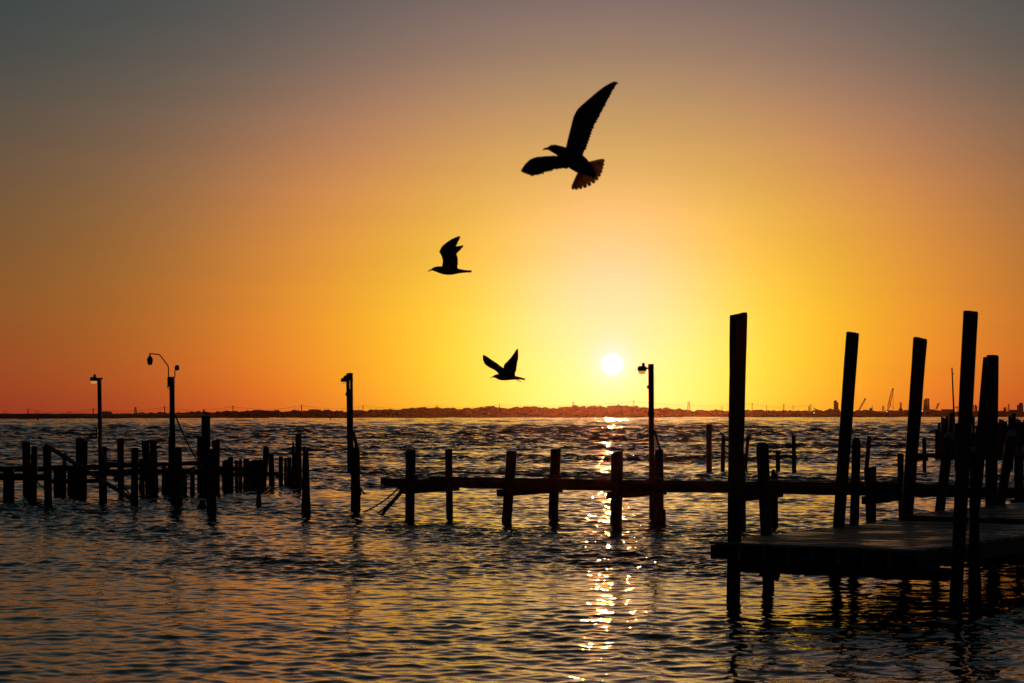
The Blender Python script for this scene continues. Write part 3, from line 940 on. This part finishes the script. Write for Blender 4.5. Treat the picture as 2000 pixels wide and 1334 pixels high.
# left pole
D = dist(976)
o = thing('lamp_post', (X(198, D), D, 0), 'leftmost lamp post with a small glowing lamp on its left side', 'lamp post')
MB().bar(W(194, 738, D), W(197.5, 990, D), .125, .15, .004, 8, Vector((0, 1, 0))).build('pole', M['beam'], o)
wall_lamp(o, W(183, 742, D), D)
MB().box(W(189.3, 841, D), (.06, .08, .14)).build('junction_box', M['metal'], o)
MB().box(W(189.5, 851, D), (.05, .07, .1)).build('junction_box', M['metal'], o)
piling(203, 872, 10.5, 203, 977, 12, 'slim pile bolted to the foot of the leftmost lamp post', D=D + .35)

# curved-arm pole
D = dist(980)
o = thing('lamp_post', (X(338, D), D, 0), 'tall lamp post with a curved arm, a hanging lantern and a round light', 'lamp post')
MB().tube([W(335.8, 736, D), W(336.2, 800, D), W(338.5, 990, D)], [.088, .092, .12], 12).build('pole', M['pile'], o)
MB().box(W(334, 746, D - .06), (12.5 * D / F, .2, 20 * D / F)).build('pole_head', M['beam'], o)
s = 13.34
zz = lambda x, y: W(270 + x / s, 670 + y / s, D)
MB().tube([zz(790, 900), zz(787, 700), zz(780, 610), zz(745, 550), zz(640, 410), zz(560, 310), zz(520, 295), zz(400, 285), zz(285, 275)], .02, 8).build('curved_arm', M['metal'], o)
lan = MB(); rings = []
for y, r in ((300, 20), (335, 32), (345, 22), (362, 50), (400, 72), (450, 82), (462, 82), (465, 70), (530, 68), (562, 50), (576, 25)):
    rings.append([zz(305 + math.cos(a) * r, y) + Vector((0, math.sin(a) * r / s * D / F, 0)) for a in [j * math.pi / 8 for j in range(16)]])
lan.ring_loft(rings).build('lantern', M['metal'], o)
MB().tube([zz(940, 900), zz(955, 860), zz(955, 700), zz(985, 660)], .018, 8).build('bracket', M['metal'], o)
rings = []
for dx, r in ((-55, 20), (-40, 60), (0, 74), (35, 70), (62, 45), (68, 10)):
    rings.append([zz(1005 + dx, 645 + math.sin(a) * r) + Vector((0, math.cos(a) * r / s * D / F, 0)) for a in [j * math.pi / 8 for j in range(16)]])
MB().ring_loft(rings).build('round_lamp', M['metal'], o)
MB().tube([zz(780, 1080), zz(762, 1150), zz(785, 1195), zz(830, 1215)], .014, 6).build('cable_loop', M['rope'], o)

# pole with the slots
D = dist(997)
o = thing('lamp_post', (X(694, D), D, 0), 'slotted twin-board lamp post standing alone left of the pier', 'lamp post')
q = lambda x, y, dy=0: W(640 + x / 4.45, 710 + y / 4.45, D) + Vector((0, dy, 0))
MB().bar(q(176, 84), q(186, 955), .10, .14, .004, 8, Vector((0, 1, 0))).build('pole_board', M['beam'], o)
MB().bar(q(205, 82), q(214, 960), .085, .14, .004, 8, Vector((0, 1, 0))).build('pole_board', M['beam'], o)
for y0, y1 in ((80, 140), (222, 350), (395, 450), (505, 620), (640, 960)):
    MB().bar(q(190 + y0 * .011, y0), q(190 + y1 * .011, y1), .06, .11, .003, 3, Vector((0, 1, 0))).build('spacer_block', M['beam'], o)
MB().bar(q(222, 590), q(262, 760), .10, .12, .004, 4, Vector((0, 1, 0))).build('brace', M['beam'], o)
wall_lamp(o, q(145, 150), D, s=.85)
MB().box(q(160, 128), (.16, .12, .12)).build('lamp_bracket', M['metal'], o)
MB().box(q(164, 266), (.06, .1, .09)).build('junction_box', M['metal'], o)
MB().box(q(169, 437), (.06, .1, .09)).build('junction_box', M['metal'], o)
piling(693 + 1, 873.5, 17, 694.5, 997, 19, 'thick pile at the foot of the slotted lamp post', D=D + .32, slant=.1)
cp = [q(285, 1075, -.3), q(295, 1080, -.3), q(292, 1130, -.3), q(284, 1160, -.3), q(290, 1080, -.34), q(305, 1100, -.34), q(318, 1118, -.34), q(330, 1135, -.34)]
MB().tube(cp, .03, 6).build('rope', M['rope'], origin=cp[0])
tag(bpy.data.objects['rope.001'], 'coil of rope hung on the right side of the slotted post pile', 'rope')

# ------------------------------------------------------------------ the long pier in the middle
U = Vector((.83, -.557, 0)); U.normalize()
V = Vector((-U.y, U.x, 0))
P0 = Vector((-.1, 56.8, 0))
def PP(s_, t_=0.0, z=0.0):
    return P0 + U * s_ + V * t_ + Vector((0, 0, z))
def PX(px, t_=0.0):
    """pier coordinate s of the point seen at photo column px on the line t_"""
    k = (px - 1000) / F
    c = P0 + V * t_
    return (k * c.y - c.x) / (U.x - k * U.y)
def zt(s_):
    return 1.11 + (s_ + 5.2) * .0045
pier = thing('pier', tuple(P0), 'long low pier frame of beams on paired piles without decking', 'pier')
PW = 2.6
# each pair: front pile (xt, yt, wt, xb, wb), back pile, cap
for (f, b) in (((802.5, 879, 21, 800.5, 18.5), (876.5, 877, 14.8, 878, 13.6)), ((999.5, 881, 20, 989.5, 19), (1085.5, 877, 20.5, 1080.5, 19)),
               ((1205.5, 882, 24.5, 1204, 23.5), (1287.5, 878, 16.5, 1284, 25)), ((1450, 886, 11, 1451, 12), (1512.5, 919, 14, 1512.5, 14.5)),
               ((1699, 913, 25, 1702, 19), (1759, 886, 13, 1760, 9)), ((1990, 889, 20, 1991, 20), (2062, 880, 18, 2062, 18))):
    sa, sb = PX(f[3]), PX(b[3], PW)
    pa, pb = PP(sa), PP(sb, PW)
    ya, yb_ = HZ + CAMH * F / pa.y, HZ + CAMH * F / pb.y
    piling(f[0], f[1], f[2], f[3], ya, f[4], D=pa.y, parent=pier, slant=random.uniform(-.15, .15))
    piling(b[0], b[1], b[2], b[3], yb_, b[4], D=pb.y, parent=pier, slant=random.uniform(-.15, .15), top='broken' if b[1] == 919 else 'flat')
    z = zt(sa) - .24 - .10
    board(PP(sa, -.35, z), PP(sb, PW + .35, z), .22, .2, pier, 'cap_beam')
for t_, s0, s1 in ((.20, PX(744), PX(1100)), (.20, PX(1101), PX(1460)), (.20, PX(1461), PX(1800)), (.20, PX(1801), 19.0), (PW - .2, PX(846, PW), PX(1270, PW)), (PW - .2, PX(1271, PW), PX(1700, PW)), (PW - .2, PX(1701, PW), 19.0)):
    board(PP(s0, t_, zt(s0) - .12), PP(s1, t_, zt(s1) - .12), .09, .24, pier, 'stringer', jit=.01)
# thin sister plank over the left end, a few loose boards
board(PP(PX(742), .06, 1.02), PP(PX(812), .06, 1.03), .07, .19, pier, 'stringer')
for s_, l, rz in ((PX(1040), 2.2, .05), (PX(1105), 1.7, -.03), (PX(1370), 2.6, .02), (PX(1505), 2.4, -.02), (PX(1630), 3.2, .01)):
    board(PP(s_, PW - .25, zt(s_) + .045), PP(s_ + l, PW - .2 + rz, zt(s_) + .05), .2, .04, pier, 'loose_plank', 'deck')
for i in range(26):
    s_ = 13.6 + i * .158
    board(PP(s_, -.15, zt(s_) + .028), PP(s_, PW + .1, zt(s_) + .028), .142, .04, pier, 'plank', 'deck', .003)
pts = sag(PP(PX(838, PW), PW - .1, 1.14), PP(PX(877, PW), PW - .1, 1.27), -.02, 5) + sag(PP(PX(877, PW), PW - .1, 1.27), PP(PX(1270, PW), PW - .2, 1.19), .02, 12)[1:]
tag(MB().tube(pts, .03, 6).build('hose', M['rope'], origin=pts[0]), 'dark hose lying along the back of the long pier', 'hose')
# chunk of broken brace at the foot of the lamp-post pile
pd = PP(PX(1284, PW), PW)
# struts and lines off the left end of the pier
e = PP(PX(786), .1)
a, b = W(788, 956, e.y), W(733, 995, e.y + 1.2); b.z = -.25
o = MB().bar(a, b, .05, .09, .006).build('fallen_plank', M['beam'], origin=b); tag(o, 'broken plank sloping from the pier end into the water', 'plank')
pts = sag(W(790, 942, e.y - .3), Vector((X(704, 62), 62, -.05)), .12)
tag(MB().tube(pts, .022, 6).build('mooring_line', M['rope'], origin=pts[-1]), 'thin upper line from the pier end to the slotted lamp post', 'rope')
pts = sag(W(784, 957, e.y - .2), Vector((X(735, 61), 61, -.05)), .05)
tag(MB().tube(pts, .028, 6).build('mooring_line', M['rope'], origin=pts[-1]), 'short lower line dropping from the pier end into the water', 'rope')

# lamp post on the pier
D = pd.y - .35
o = thing('lamp_post', (X(1273, D), D, 0), 'lamp post on the long pier just right of the sun', 'lamp post')
MB().bar(W(1271.5, 711, D), W(1273.5, 1015, D), .15, .145, .004, 8, Vector((0, 1, 0))).build('pole', M['beam'], o)
wall_lamp(o, W(1254, 722, D), D, s=.95)
MB().box(W(1265.8, 756, D), (.06, .09, .09)).build('junction_box', M['metal'], o)
MB().box(W(1266.6, 809, D), (.07, .09, .09)).build('junction_box', M['metal'], o)
MB().bar(W(1278, 841, D + .1), W(1289.5, 879, D + .25), .05, .06, .002).build('brace', M['beam'], o)
piling(1298, 993, 6, 1297, 1010, 8, 'short broken stub against the foot of the pier lamp post', D=D, top='broken', name='stump')

# ------------------------------------------------------------------ far posts in open water
FG = 'far posts in open water'
for a, lab in (((1384.7, 828.3, 11.3, 1385, 917, 10.7), 'tallest far post standing alone left of the tall front piling'),
               ((1413, 850.5, 7.6, 1411.5, 916, 8.3), 'slim far post next to the tall front piling on its left'),
               ((1461.2, 851.3, 7.4, 1456, 915.5, 6), 'thin leaning far post just right of the tall front piling'),
               ((1698, 851.3, 9, 1692.5, 916, 8), 'leaning far post between the second and third tall pilings'),
               ((1805, 854, 8, 1805.5, 920, 7.8), 'far post under the end of the distant beam')):
    piling(*a, label=lab, group=FG, nseg=10)
o = thing('post_frame', (X(1535, dist(917)), dist(917), 0), 'two far posts joined by a crossbeam, shaped like a lopsided letter H', 'post frame')
piling(1519.5, 881.2, 8.8, 1519.5, 916.5, 8.6, parent=o, name='post', nseg=10)
piling(1550.2, 850.3, 8, 1551, 917, 8.8, parent=o, name='post', nseg=10)
Df = dist(916.7) - .25
board(W(1522, 891.5, Df), W(1557, 892, Df), .12, 6.5 * Df / F, o)
# distant pier on the right
D = 112.0
o = thing('distant_pier', (X(1900, D), D, 0), 'distant low pier beam on posts at the right behind the tall pilings', 'pier')
board(W(1789, 889, D), W(2070, 892, D), .25, .26, o)
board(W(1790, 896.5, D), W(1812, 896.5, D), .22, .22, o)
board(W(1826, 894.5, D + 1.5), W(2070, 897, D + 1.5), .22, .16, o)
for px in (1868, 1908, 1975, 2040):
    piling(px, 880, 8, px, HZ + CAMH * F / (D + .4), 8, D=D + .4, parent=o, nseg=10)
# stepped far bulkhead
for lst, lab in ((((1829, 840, 5), (1834.5, 826, 6), (1842.5, 815.5, 9), (1850, 813, 6.5), (1858, 805.8, 9.3), (1868, 826.5, 6.5), (1875, 833, 6), (1881, 838, 6), (1888, 836, 6), (1895, 838, 6), (1901.5, 813, 6), (1908, 832, 6)), 'stepped clump of dark timber posts under the leaning mast'),
                 (((1943, 818.5, 5), (1949.6, 825.5, 4), (1953.5, 819, 5.4), (1958.5, 820.3, 5), (1964, 823, 6.3), (1972.5, 814, 7), (1980, 807.4, 8.4), (1986.5, 817, 4.5), (1991, 820.2, 6), (1996, 824, 4.5), (2001, 820, 6), (2009, 822, 7)), 'ragged row of dark timber posts at the far right edge')):
    D = 150.0
    o = thing('timber_bulkhead', (X(lst[0][0], D), D, 0), lab, 'bulkhead', 'far timber bulkheads')
    for px, yt, w in lst:
        piling(px, yt, w, px + random.uniform(-.4, .4), HZ + CAMH * F / D, w, D=D + random.uniform(-.3, .3), parent=o, name='post', top='round' if yt < 808 else 'flat', slant=random.uniform(-.2, .2), nseg=10)
    a, b = lst[0][0], lst[-1][0]
    yb = max(q_[1] for q_ in lst) + 4
    for k in range(3):
        board(W(a, yb + 8 + k * 14, D + .6), W(b, yb + 8 + k * 14, D + .6), .1, 13 * D / F, o, 'backing_board')
D = 146.0
o = thing('leaning_mast', (X(1866, D), D, 0), 'thin leaning mast with a small crossbar behind the tall pilings', 'mast')
MB().tube([W(1859.3, 718, D), W(1861.5, 770, D), W(1866.5, 880, D)], [.045, .055, .075], 8).build('pole', M['metal'], o)
MB().bar(W(1860, 730, D), W(1863.6, 730.3, D), .05, .06).build('crossbar', M['metal'], o)

# ------------------------------------------------------------------ the near dock on the right
LC = Vector((3.22, 32.3, 0))
def DK(s_, t_, z=0.0):
    return LC + U * s_ + V * t_ + Vector((0, 0, z))
RZ = math.atan2(U.y, U.x)
ZD = .95
WD = 3.6
dock = thing('dock', tuple(DK(1.8, 3.8)), 'near plank dock on piles at the lower right, its boards catching orange light', 'dock')


def plank_mesh(length, width, th, seed):
    rr = random.Random(seed)
    mb = MB(); n = 6; rings = []
    for i in range(n + 1):
        x = -length / 2 + length * i / n
        jz, jy = rr.uniform(-.003, .003), rr.uniform(-.003, .003)
        k = .013
        cup = rr.uniform(-.002, .002)
        rings.append([Vector((x, y + jy, z + jz)) for y, z in ((-width / 2, -th / 2), (width / 2, -th / 2), (width / 2, th / 2 - k), (width / 2 - k, th / 2 + cup), (0, th / 2 - cup), (-width / 2 + k, th / 2 + cup), (-width / 2, th / 2 - k))])
    mb.ring_loft(rings)
    me = bpy.data.meshes.new('plank'); me.from_pydata([tuple(v) for v in mb.v], [], mb.f); me.materials.append(M['deck'])
    return me


PM = [plank_mesh(WD + .06, .136, .045, i) for i in range(6)]
def lay(par, s_c, t_, z, me):
    o = bpy.data.objects.new('plank', me); COL.objects.link(o); o.parent = par
    o.location = DK(s_c + random.uniform(-.012, .012), t_, z + random.uniform(-.007, .007)) - parent_origin[par.name]
    o.rotation_euler = (random.uniform(-.04, .04), random.uniform(-.0012, .0012), RZ + random.uniform(-.0025, .0025))
t_ = .07
while t_ < 7.75:
    lay(dock, WD / 2, t_, ZD - .0225, random.choice(PM)); t_ += .154
for i in range(9):
    s_ = .06 + i * (WD - .16) / 8
    if i in (0, 8):
        continue
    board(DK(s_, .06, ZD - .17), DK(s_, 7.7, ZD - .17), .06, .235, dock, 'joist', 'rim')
board(DK(.02, .03, ZD - .17), DK(.02, 7.7, ZD - .17), .07, .235, dock, 'rim_joist')
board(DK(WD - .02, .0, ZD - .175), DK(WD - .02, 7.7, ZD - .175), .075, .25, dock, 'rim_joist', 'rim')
board(DK(.06, .5, ZD - .215), DK(WD - .06, .5, ZD - .215), .05, .32, dock, 'blocking')
for t_ in (.26, 4.2, 7.2):
    board(DK(.32 if t_ < 1 else -.2, t_, ZD - .385), DK(WD + .35, t_, ZD - .385), .2, .19, dock, 'cap_beam')
board(DK(.75, .3, .47), DK(1.05, .36, .39), .06, .12, dock, 'brace')
# raised second section
dock2 = thing('raised_dock', tuple(DK(2, 11)), 'slightly raised dock section behind the near dock at right', 'dock')
PM2 = [plank_mesh(WD + .3, .136, .045, i + 20) for i in range(5)]
t_ = 7.95
while t_ < 17.6:
    lay(dock2, WD / 2 + .12, t_, ZD + .075, random.choice(PM2)); t_ += .154
for i in range(6):
    s_ = .0 + i * .72
    board(DK(s_, 7.95, ZD - .07), DK(s_, 17.4, ZD - .07), .07, .23, dock2, 'joist')
board(DK(-.08, 7.86, ZD - .03), DK(WD + .3, 7.86, ZD - .03), .05, .15, dock2, 'fascia')
for t_ in (9.0, 13.0, 17.0):
    board(DK(-.2, t_, ZD - .29), DK(WD + .3, t_, ZD - .29), .2, .2, dock2, 'cap_beam')
# coil of rope on the raised section
c = DK(2.2, 9.6, ZD + .115)
pts = []
for i in range(60):
    a = i * .42; r = .30 - .0028 * i
    pts.append(c + Vector((math.cos(a) * r * 1.2, math.sin(a) * r, .004 * (i % 15) + .01)))
tag(MB().tube(pts, .016, 6).build('rope', M['rope'], origin=c), 'coil of rope lying on the raised dock behind the near pilings', 'rope')
# shallow nails / small debris
# pilings of the dock
DP = 'tall dock pilings'
piling(1442.7, 613, 34.5, 1432, 1171, 25.5, 'tallest thick piling rising through the near dock corner, wider at its top', D=32.35, slant=.16)
piling(1488.5, 864, 24.5, 1501, 1147, 21.5, 'round-topped shorter piling at the left edge of the near dock', D=34.6, top='round')
piling(1665.5, 649.5, 25.5, 1630.5, 1131, 23, 'second tall piling from the left, leaning right with a flat sawn top', D=36.6, slant=-.06)
piling(1673, 855, 17, 1666, 1124, 19, 'shorter pile tucked behind the second tall piling', D=37.3, top='round')
piling(1797.5, 660.5, 27.5, 1764, 1106, 23, 'third tall piling from the left, leaning right where the docks meet', D=39.5, slant=-.12)
M['cap1'] = wood_mat('capped_pile_pale', (.055, .043, .034), (.13, .105, .082), stain=(2.74, 2.82, (.45, .5, .5)))
M['cap2'] = wood_mat('capped_pile_white', (.055, .043, .034), (.13, .105, .082), stain=(2.66, 2.8, (.55, .6, .6)))
piling(1854.8, 843.5, 20.5, 1823, 1097, 19, 'leaning short pile with a pale worn top left of the biggest right piling', D=40.8, top='round', mat='cap1')
piling(1896, 608, 29.5, 1866.5, 1187, 25, 'biggest right-hand piling at the near dock corner, flat topped', D=31.05, slant=-.05)
piling(1901.5, 872, 14.5, 1904, 1180, 25, 'pile with a white bird-stained rounded top beside the biggest right piling', D=31.6, top='round', mat='cap2')
piling(1932, 697, 23, 1896, 1079, 20, 'left one of a crossed pair of tall pilings at right, leaning', D=43.7, slant=.1)
piling(1938.8, 693.5, 24, 1935, 1079.5, 24, 'upright one of the crossed pair of tall pilings at right', D=43.2)
piling(1976.5, 839.5, 18.5, 1940, 1077, 19, 'slanting pile with a pale cap near the right picture edge', D=43.9, top='round', mat='cap1')


# ------------------------------------------------------------------ gulls
def gull(name, label, ox, oy, s, D, spine, wings, beak, tail=None, feet=None):
    def P(zx, zy, dep=0.0):
        return W(ox + zx / s, oy + zy / s, D + dep)
    sc = D / F / s
    org = P(*spine[len(spine) // 2][:2])
    root = thing(name, org, label, 'gull', 'gulls')
    mb = MB(); rings = []; plumes = []
    pts = [P(a[0], a[1], a[4] if len(a) > 4 else 0) for a in spine]
    for i, a in enumerate(spine):
        t = (pts[min(i + 1, len(pts) - 1)] - pts[max(i - 1, 0)]).normalized()
        u = t.cross(Vector((0, 1, 0))).normalized(); v = Vector((0, 1, 0))
        rings.append([pts[i] + u * math.cos(q_) * a[2] * sc + v * math.sin(q_) * a[2] * a[3] * sc for q_ in [j * math.pi / 8 for j in range(16)]])
    mb.ring_loft(rings)
    for LE, TE, dl, dt, serr in wings:
        def samp(poly, t):
            L = [0]
            for p0, p1 in zip(poly[:-1], poly[1:]):
                L.append(L[-1] + math.hypot(p1[0] - p0[0], p1[1] - p0[1]))
            q_ = t * L[-1]
            for i in range(len(poly) - 1):
                if q_ <= L[i + 1] + 1e-9:
                    k = (q_ - L[i]) / max(L[i + 1] - L[i], 1e-9)
                    return poly[i][0] + (poly[i + 1][0] - poly[i][0]) * k, poly[i][1] + (poly[i + 1][1] - poly[i][1]) * k
            return poly[-1]
        n = 30; st = []
        for i in range(n + 1):
            t = i / n
            dep = dl * t ** 1.2
            l = P(*samp(LE, t), dep); r = P(*samp(TE, t), dep + dt * (1 - t))
            st.append((l, r))
        rings = []
        nrm = []
        for i, (l, r) in enumerate(st):
            c = r - l
            a = st[max(i - 1, 0)]; b = st[min(i + 1, n)]
            sp = (b[0] + b[1] - a[0] - a[1])
            nn = sp.cross(c); nn = nn.normalized() if nn.length > 1e-9 else Vector((0, 1, 0))
            nrm.append(nn)
            ring = []
            cl = c.length
            us = (0, .06, .18, .4, .7, 1.0)
            th = lambda u: (.075 * (1 - i / n * .6)) * cl * (2.97 * math.sqrt(u) - 1.26 * u - 3.516 * u * u + 2.843 * u ** 3 - 1.036 * u ** 4) * .5 + .0012
            cam_ = lambda u: .06 * cl * 4 * u * (1 - u)
            for u in us: ring.append(l + c * u + nn * (th(u) + cam_(u)))
            for u in us[::-1]: ring.append(l + c * u - nn * (th(u) - cam_(u)))
            rings.append(ring)
        mb.ring_loft(rings)
        # flight feathers breaking the trailing edge
        nf = 24; ff = MB()
        for k in range(nf):
            t = .12 + .86 * k / (nf - 1)
            i = min(int(t * n), n - 1); f = t * n - i
            l = st[i][0].lerp(st[i + 1][0], f); r = st[i][1].lerp(st[i + 1][1], f); c = r - l
            sp = (st[i + 1][0] + st[i + 1][1] - st[i][0] - st[i][1]).normalized()
            out = (c.normalized() * (1 - t * .55) + sp * (.1 + .6 * t)).normalized()
            tip = r + out * serr * random.uniform(.2, 1.3)
            root_ = l + c * .5
            wv = sp * ((st[-1][0] - st[0][0]).length / nf * .55)
            nn = nrm[i] * .0012
            mid = root_.lerp(tip, .75)
            rg = []
            for p, w_ in ((root_, .5), (mid, 1.0), (root_.lerp(tip, .93), .7), (tip, .15)):
                rg.append([p - wv * w_ - nn, p + wv * w_ - nn, p + wv * w_ + nn, p - wv * w_ + nn])
            ff.ring_loft(rg)
        plumes.append(ff)
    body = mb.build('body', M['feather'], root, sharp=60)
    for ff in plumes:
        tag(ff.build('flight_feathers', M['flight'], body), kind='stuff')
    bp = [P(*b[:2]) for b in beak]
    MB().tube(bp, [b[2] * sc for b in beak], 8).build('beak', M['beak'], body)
    if tail:
        for k, (r0, tip, w0, w1, dep) in enumerate(tail):
            a, b = P(*r0), P(*tip, dep)
            t = (b - a).normalized(); u = t.cross(Vector((0, 1, 0))).normalized()
            v = Vector((0, .0022 + .0004 * k, 0))
            rg = []
            for q_, w_ in ((0, w0), (.35, (w0 + w1) * .5), (.8, w1), (.95, w1 * .85), (1.0, w1 * .35)):
                p = a.lerp(b, q_); h = u * w_ * sc
                rg.append([p - h - v * .5, p - v, p + h - v * .5, p + h + v * .5, p + v, p - h + v * .5])
            MB().ring_loft(rg).build('tail_feather', M['tail'], root)
    if feet:
        for ft in feet:
            MB().tube([P(*q_[:2]) for q_ in ft], [q_[2] * sc for q_ in ft], 6).build('foot', M['beak'], root)
    return root


# big gull, banking
fan = [(966, 925), (962, 965), (952, 1005), (942, 1045), (925, 1085), (898, 1125), (862, 1160), (815, 1190), (765, 1212), (715, 1224), (668, 1230), (632, 1226)]
gull('gull', 'largest gull, banking with fanned tail high above the sun', 1000, 140, 5.3375, 11.0,
     [(375, 800, 14, .9), (400, 797, 32, .9), (440, 803, 45, .95), (485, 820, 52, .95), (535, 850, 70, 1), (600, 893, 90, .95), (665, 935, 97, .9), (725, 978, 90, .85), (785, 1022, 68, .75), (835, 1065, 45, .6), (868, 1098, 14, .4)],
     [([(560, 800), (585, 690), (618, 560), (640, 470), (680, 392), (730, 345), (800, 285), (880, 215), (960, 155), (1020, 120), (1068, 100), (1092, 106)],
       [(735, 900), (742, 850), (775, 785), (800, 700), (830, 610), (872, 520), (920, 440), (968, 350), (1005, 270), (1045, 195), (1080, 135), (1098, 112)], .22, .03, .006),
      ([(520, 890), (440, 876), (350, 880), (250, 890), (190, 912), (140, 960), (100, 1018), (94, 1032)],
       [(640, 1010), (590, 998), (520, 1003), (440, 1014), (360, 1034), (300, 1066), (210, 1082), (150, 1062), (105, 1042), (96, 1036)], -.30, .02, .008)],
     [(385, 800, 16), (350, 803, 11), (332, 808, 8), (321, 817, 3)],
     tail=[((740 - i * 3.2, 962 + i * 6), fan[i], 9, 23, .04 - .008 * i) for i in range(12)])
gull('gull', 'middle gull in level flight with both wings raised, left of the others', 820, 450, 13.34, 19.0,
     [(295, 1026, 12, .9), (340, 1012, 38, .9), (410, 1008, 66, .9), (490, 1018, 84, .95), (600, 1040, 104, 1), (740, 1058, 104, 1), (880, 1064, 86, 1), (1000, 1060, 64, 1.2), (1100, 1064, 46, 1.6), (1200, 1068, 33, 2.4), (1300, 1068, 29, 3.4), (1348, 1068, 26, 3.6)],
     [([(560, 1000), (580, 920), (596, 830), (590, 740), (560, 650), (506, 562), (526, 510), (576, 415), (700, 310), (830, 225), (950, 172), (1028, 146)],
       [(1010, 1010), (985, 985), (968, 880), (965, 760), (945, 650), (905, 560), (890, 500), (935, 420), (965, 350), (1005, 275), (1035, 215), (1038, 165)], -.26, .02, .006),
      ([(620, 990), (640, 850), (660, 700), (700, 560), (780, 470), (900, 425), (1000, 408), (1080, 395), (1128, 390)],
       [(980, 985), (976, 880), (980, 780), (965, 690), (942, 608), (985, 570), (1040, 510), (1080, 460), (1132, 402)], .28, .02, .006)],
     [(315, 1026, 24), (270, 1038, 17), (235, 1054, 14), (208, 1074, 6)])
gull('gull', 'lowest gull just left of the sun, wings spread in a V', 930, 670, 14.82, 23.0,
     [(480, 986, 12, .9), (525, 966, 36, .9), (590, 962, 62, .9), (660, 978, 84, .95), (760, 992, 92, 1), (880, 996, 86, 1), (1000, 1000, 70, 1.1), (1100, 1005, 58, 1.3), (1200, 1012, 44, 1.7), (1320, 1030, 28, 2.4), (1400, 1048, 10, 2.6)],
     [([(660, 960), (648, 888), (560, 800), (450, 740), (350, 690), (270, 630), (215, 550), (190, 450), (190, 372), (205, 345)],
       [(1060, 960), (1030, 915), (900, 820), (800, 728), (700, 672), (620, 600), (500, 530), (400, 450), (320, 398), (240, 366), (215, 342)], -.28, .02, .006),
      ([(820, 940), (805, 800), (792, 670), (830, 600), (900, 535), (1000, 425), (1100, 288), (1160, 190), (1190, 165)],
       [(1140, 985), (1128, 930), (1115, 870), (1150, 800), (1172, 680), (1186, 560), (1206, 480), (1218, 340), (1206, 230), (1197, 168)], .26, .02, .007)],
     [(500, 977, 18), (460, 990, 13), (425, 1003, 10), (402, 1021, 4)],
     tail=[((1280, 1015), (1440, 1040), 12, 16, .02), ((1280, 1030), (1405, 1075), 12, 15, -.02)],
     feet=[[(1150, 1050, 12), (1220, 1085, 14), (1290, 1102, 16), (1318, 1112, 5)]])
gull('perched_gull', 'small gull perched on the tall thick pile at left', 370, 780, 16.68, 78.75,
     [(468, 318, 6, .9), (470, 330, 20, .9), (462, 352, 21, .9), (455, 382, 28, .9), (478, 422, 48, .85), (520, 446, 50, .85), (565, 466, 36, .8), (610, 480, 18, .8), (660, 485, 9, 1.0), (700, 484, 4, 1.2)],
     [], [(482, 332, 9), (495, 338, 6), (505, 344, 2)],
     feet=[[(512, 480, 5), (514, 550, 5)], [(524, 480, 5), (526, 550, 5)]])

# ------------------------------------------------------------------ the air
m, N, L = new_mat('haze')
pv = N('ShaderNodeVolumePrincipled')
pv.inputs['Color'].default_value = (1.0, .42, .36, 1)
pv.inputs['Density'].default_value = 1.6e-5
pv.inputs['Anisotropy'].default_value = .93
om = N('ShaderNodeOutputMaterial'); L(pv.outputs[0], om.inputs['Volume'])
hz = MB().box((0, 2000, 29), (9000, 5000, 62), ch=0.0)
ho = hz.build('haze', m, smooth=False)
tag(ho, 'thin warm evening haze over the bay', kind='stuff')
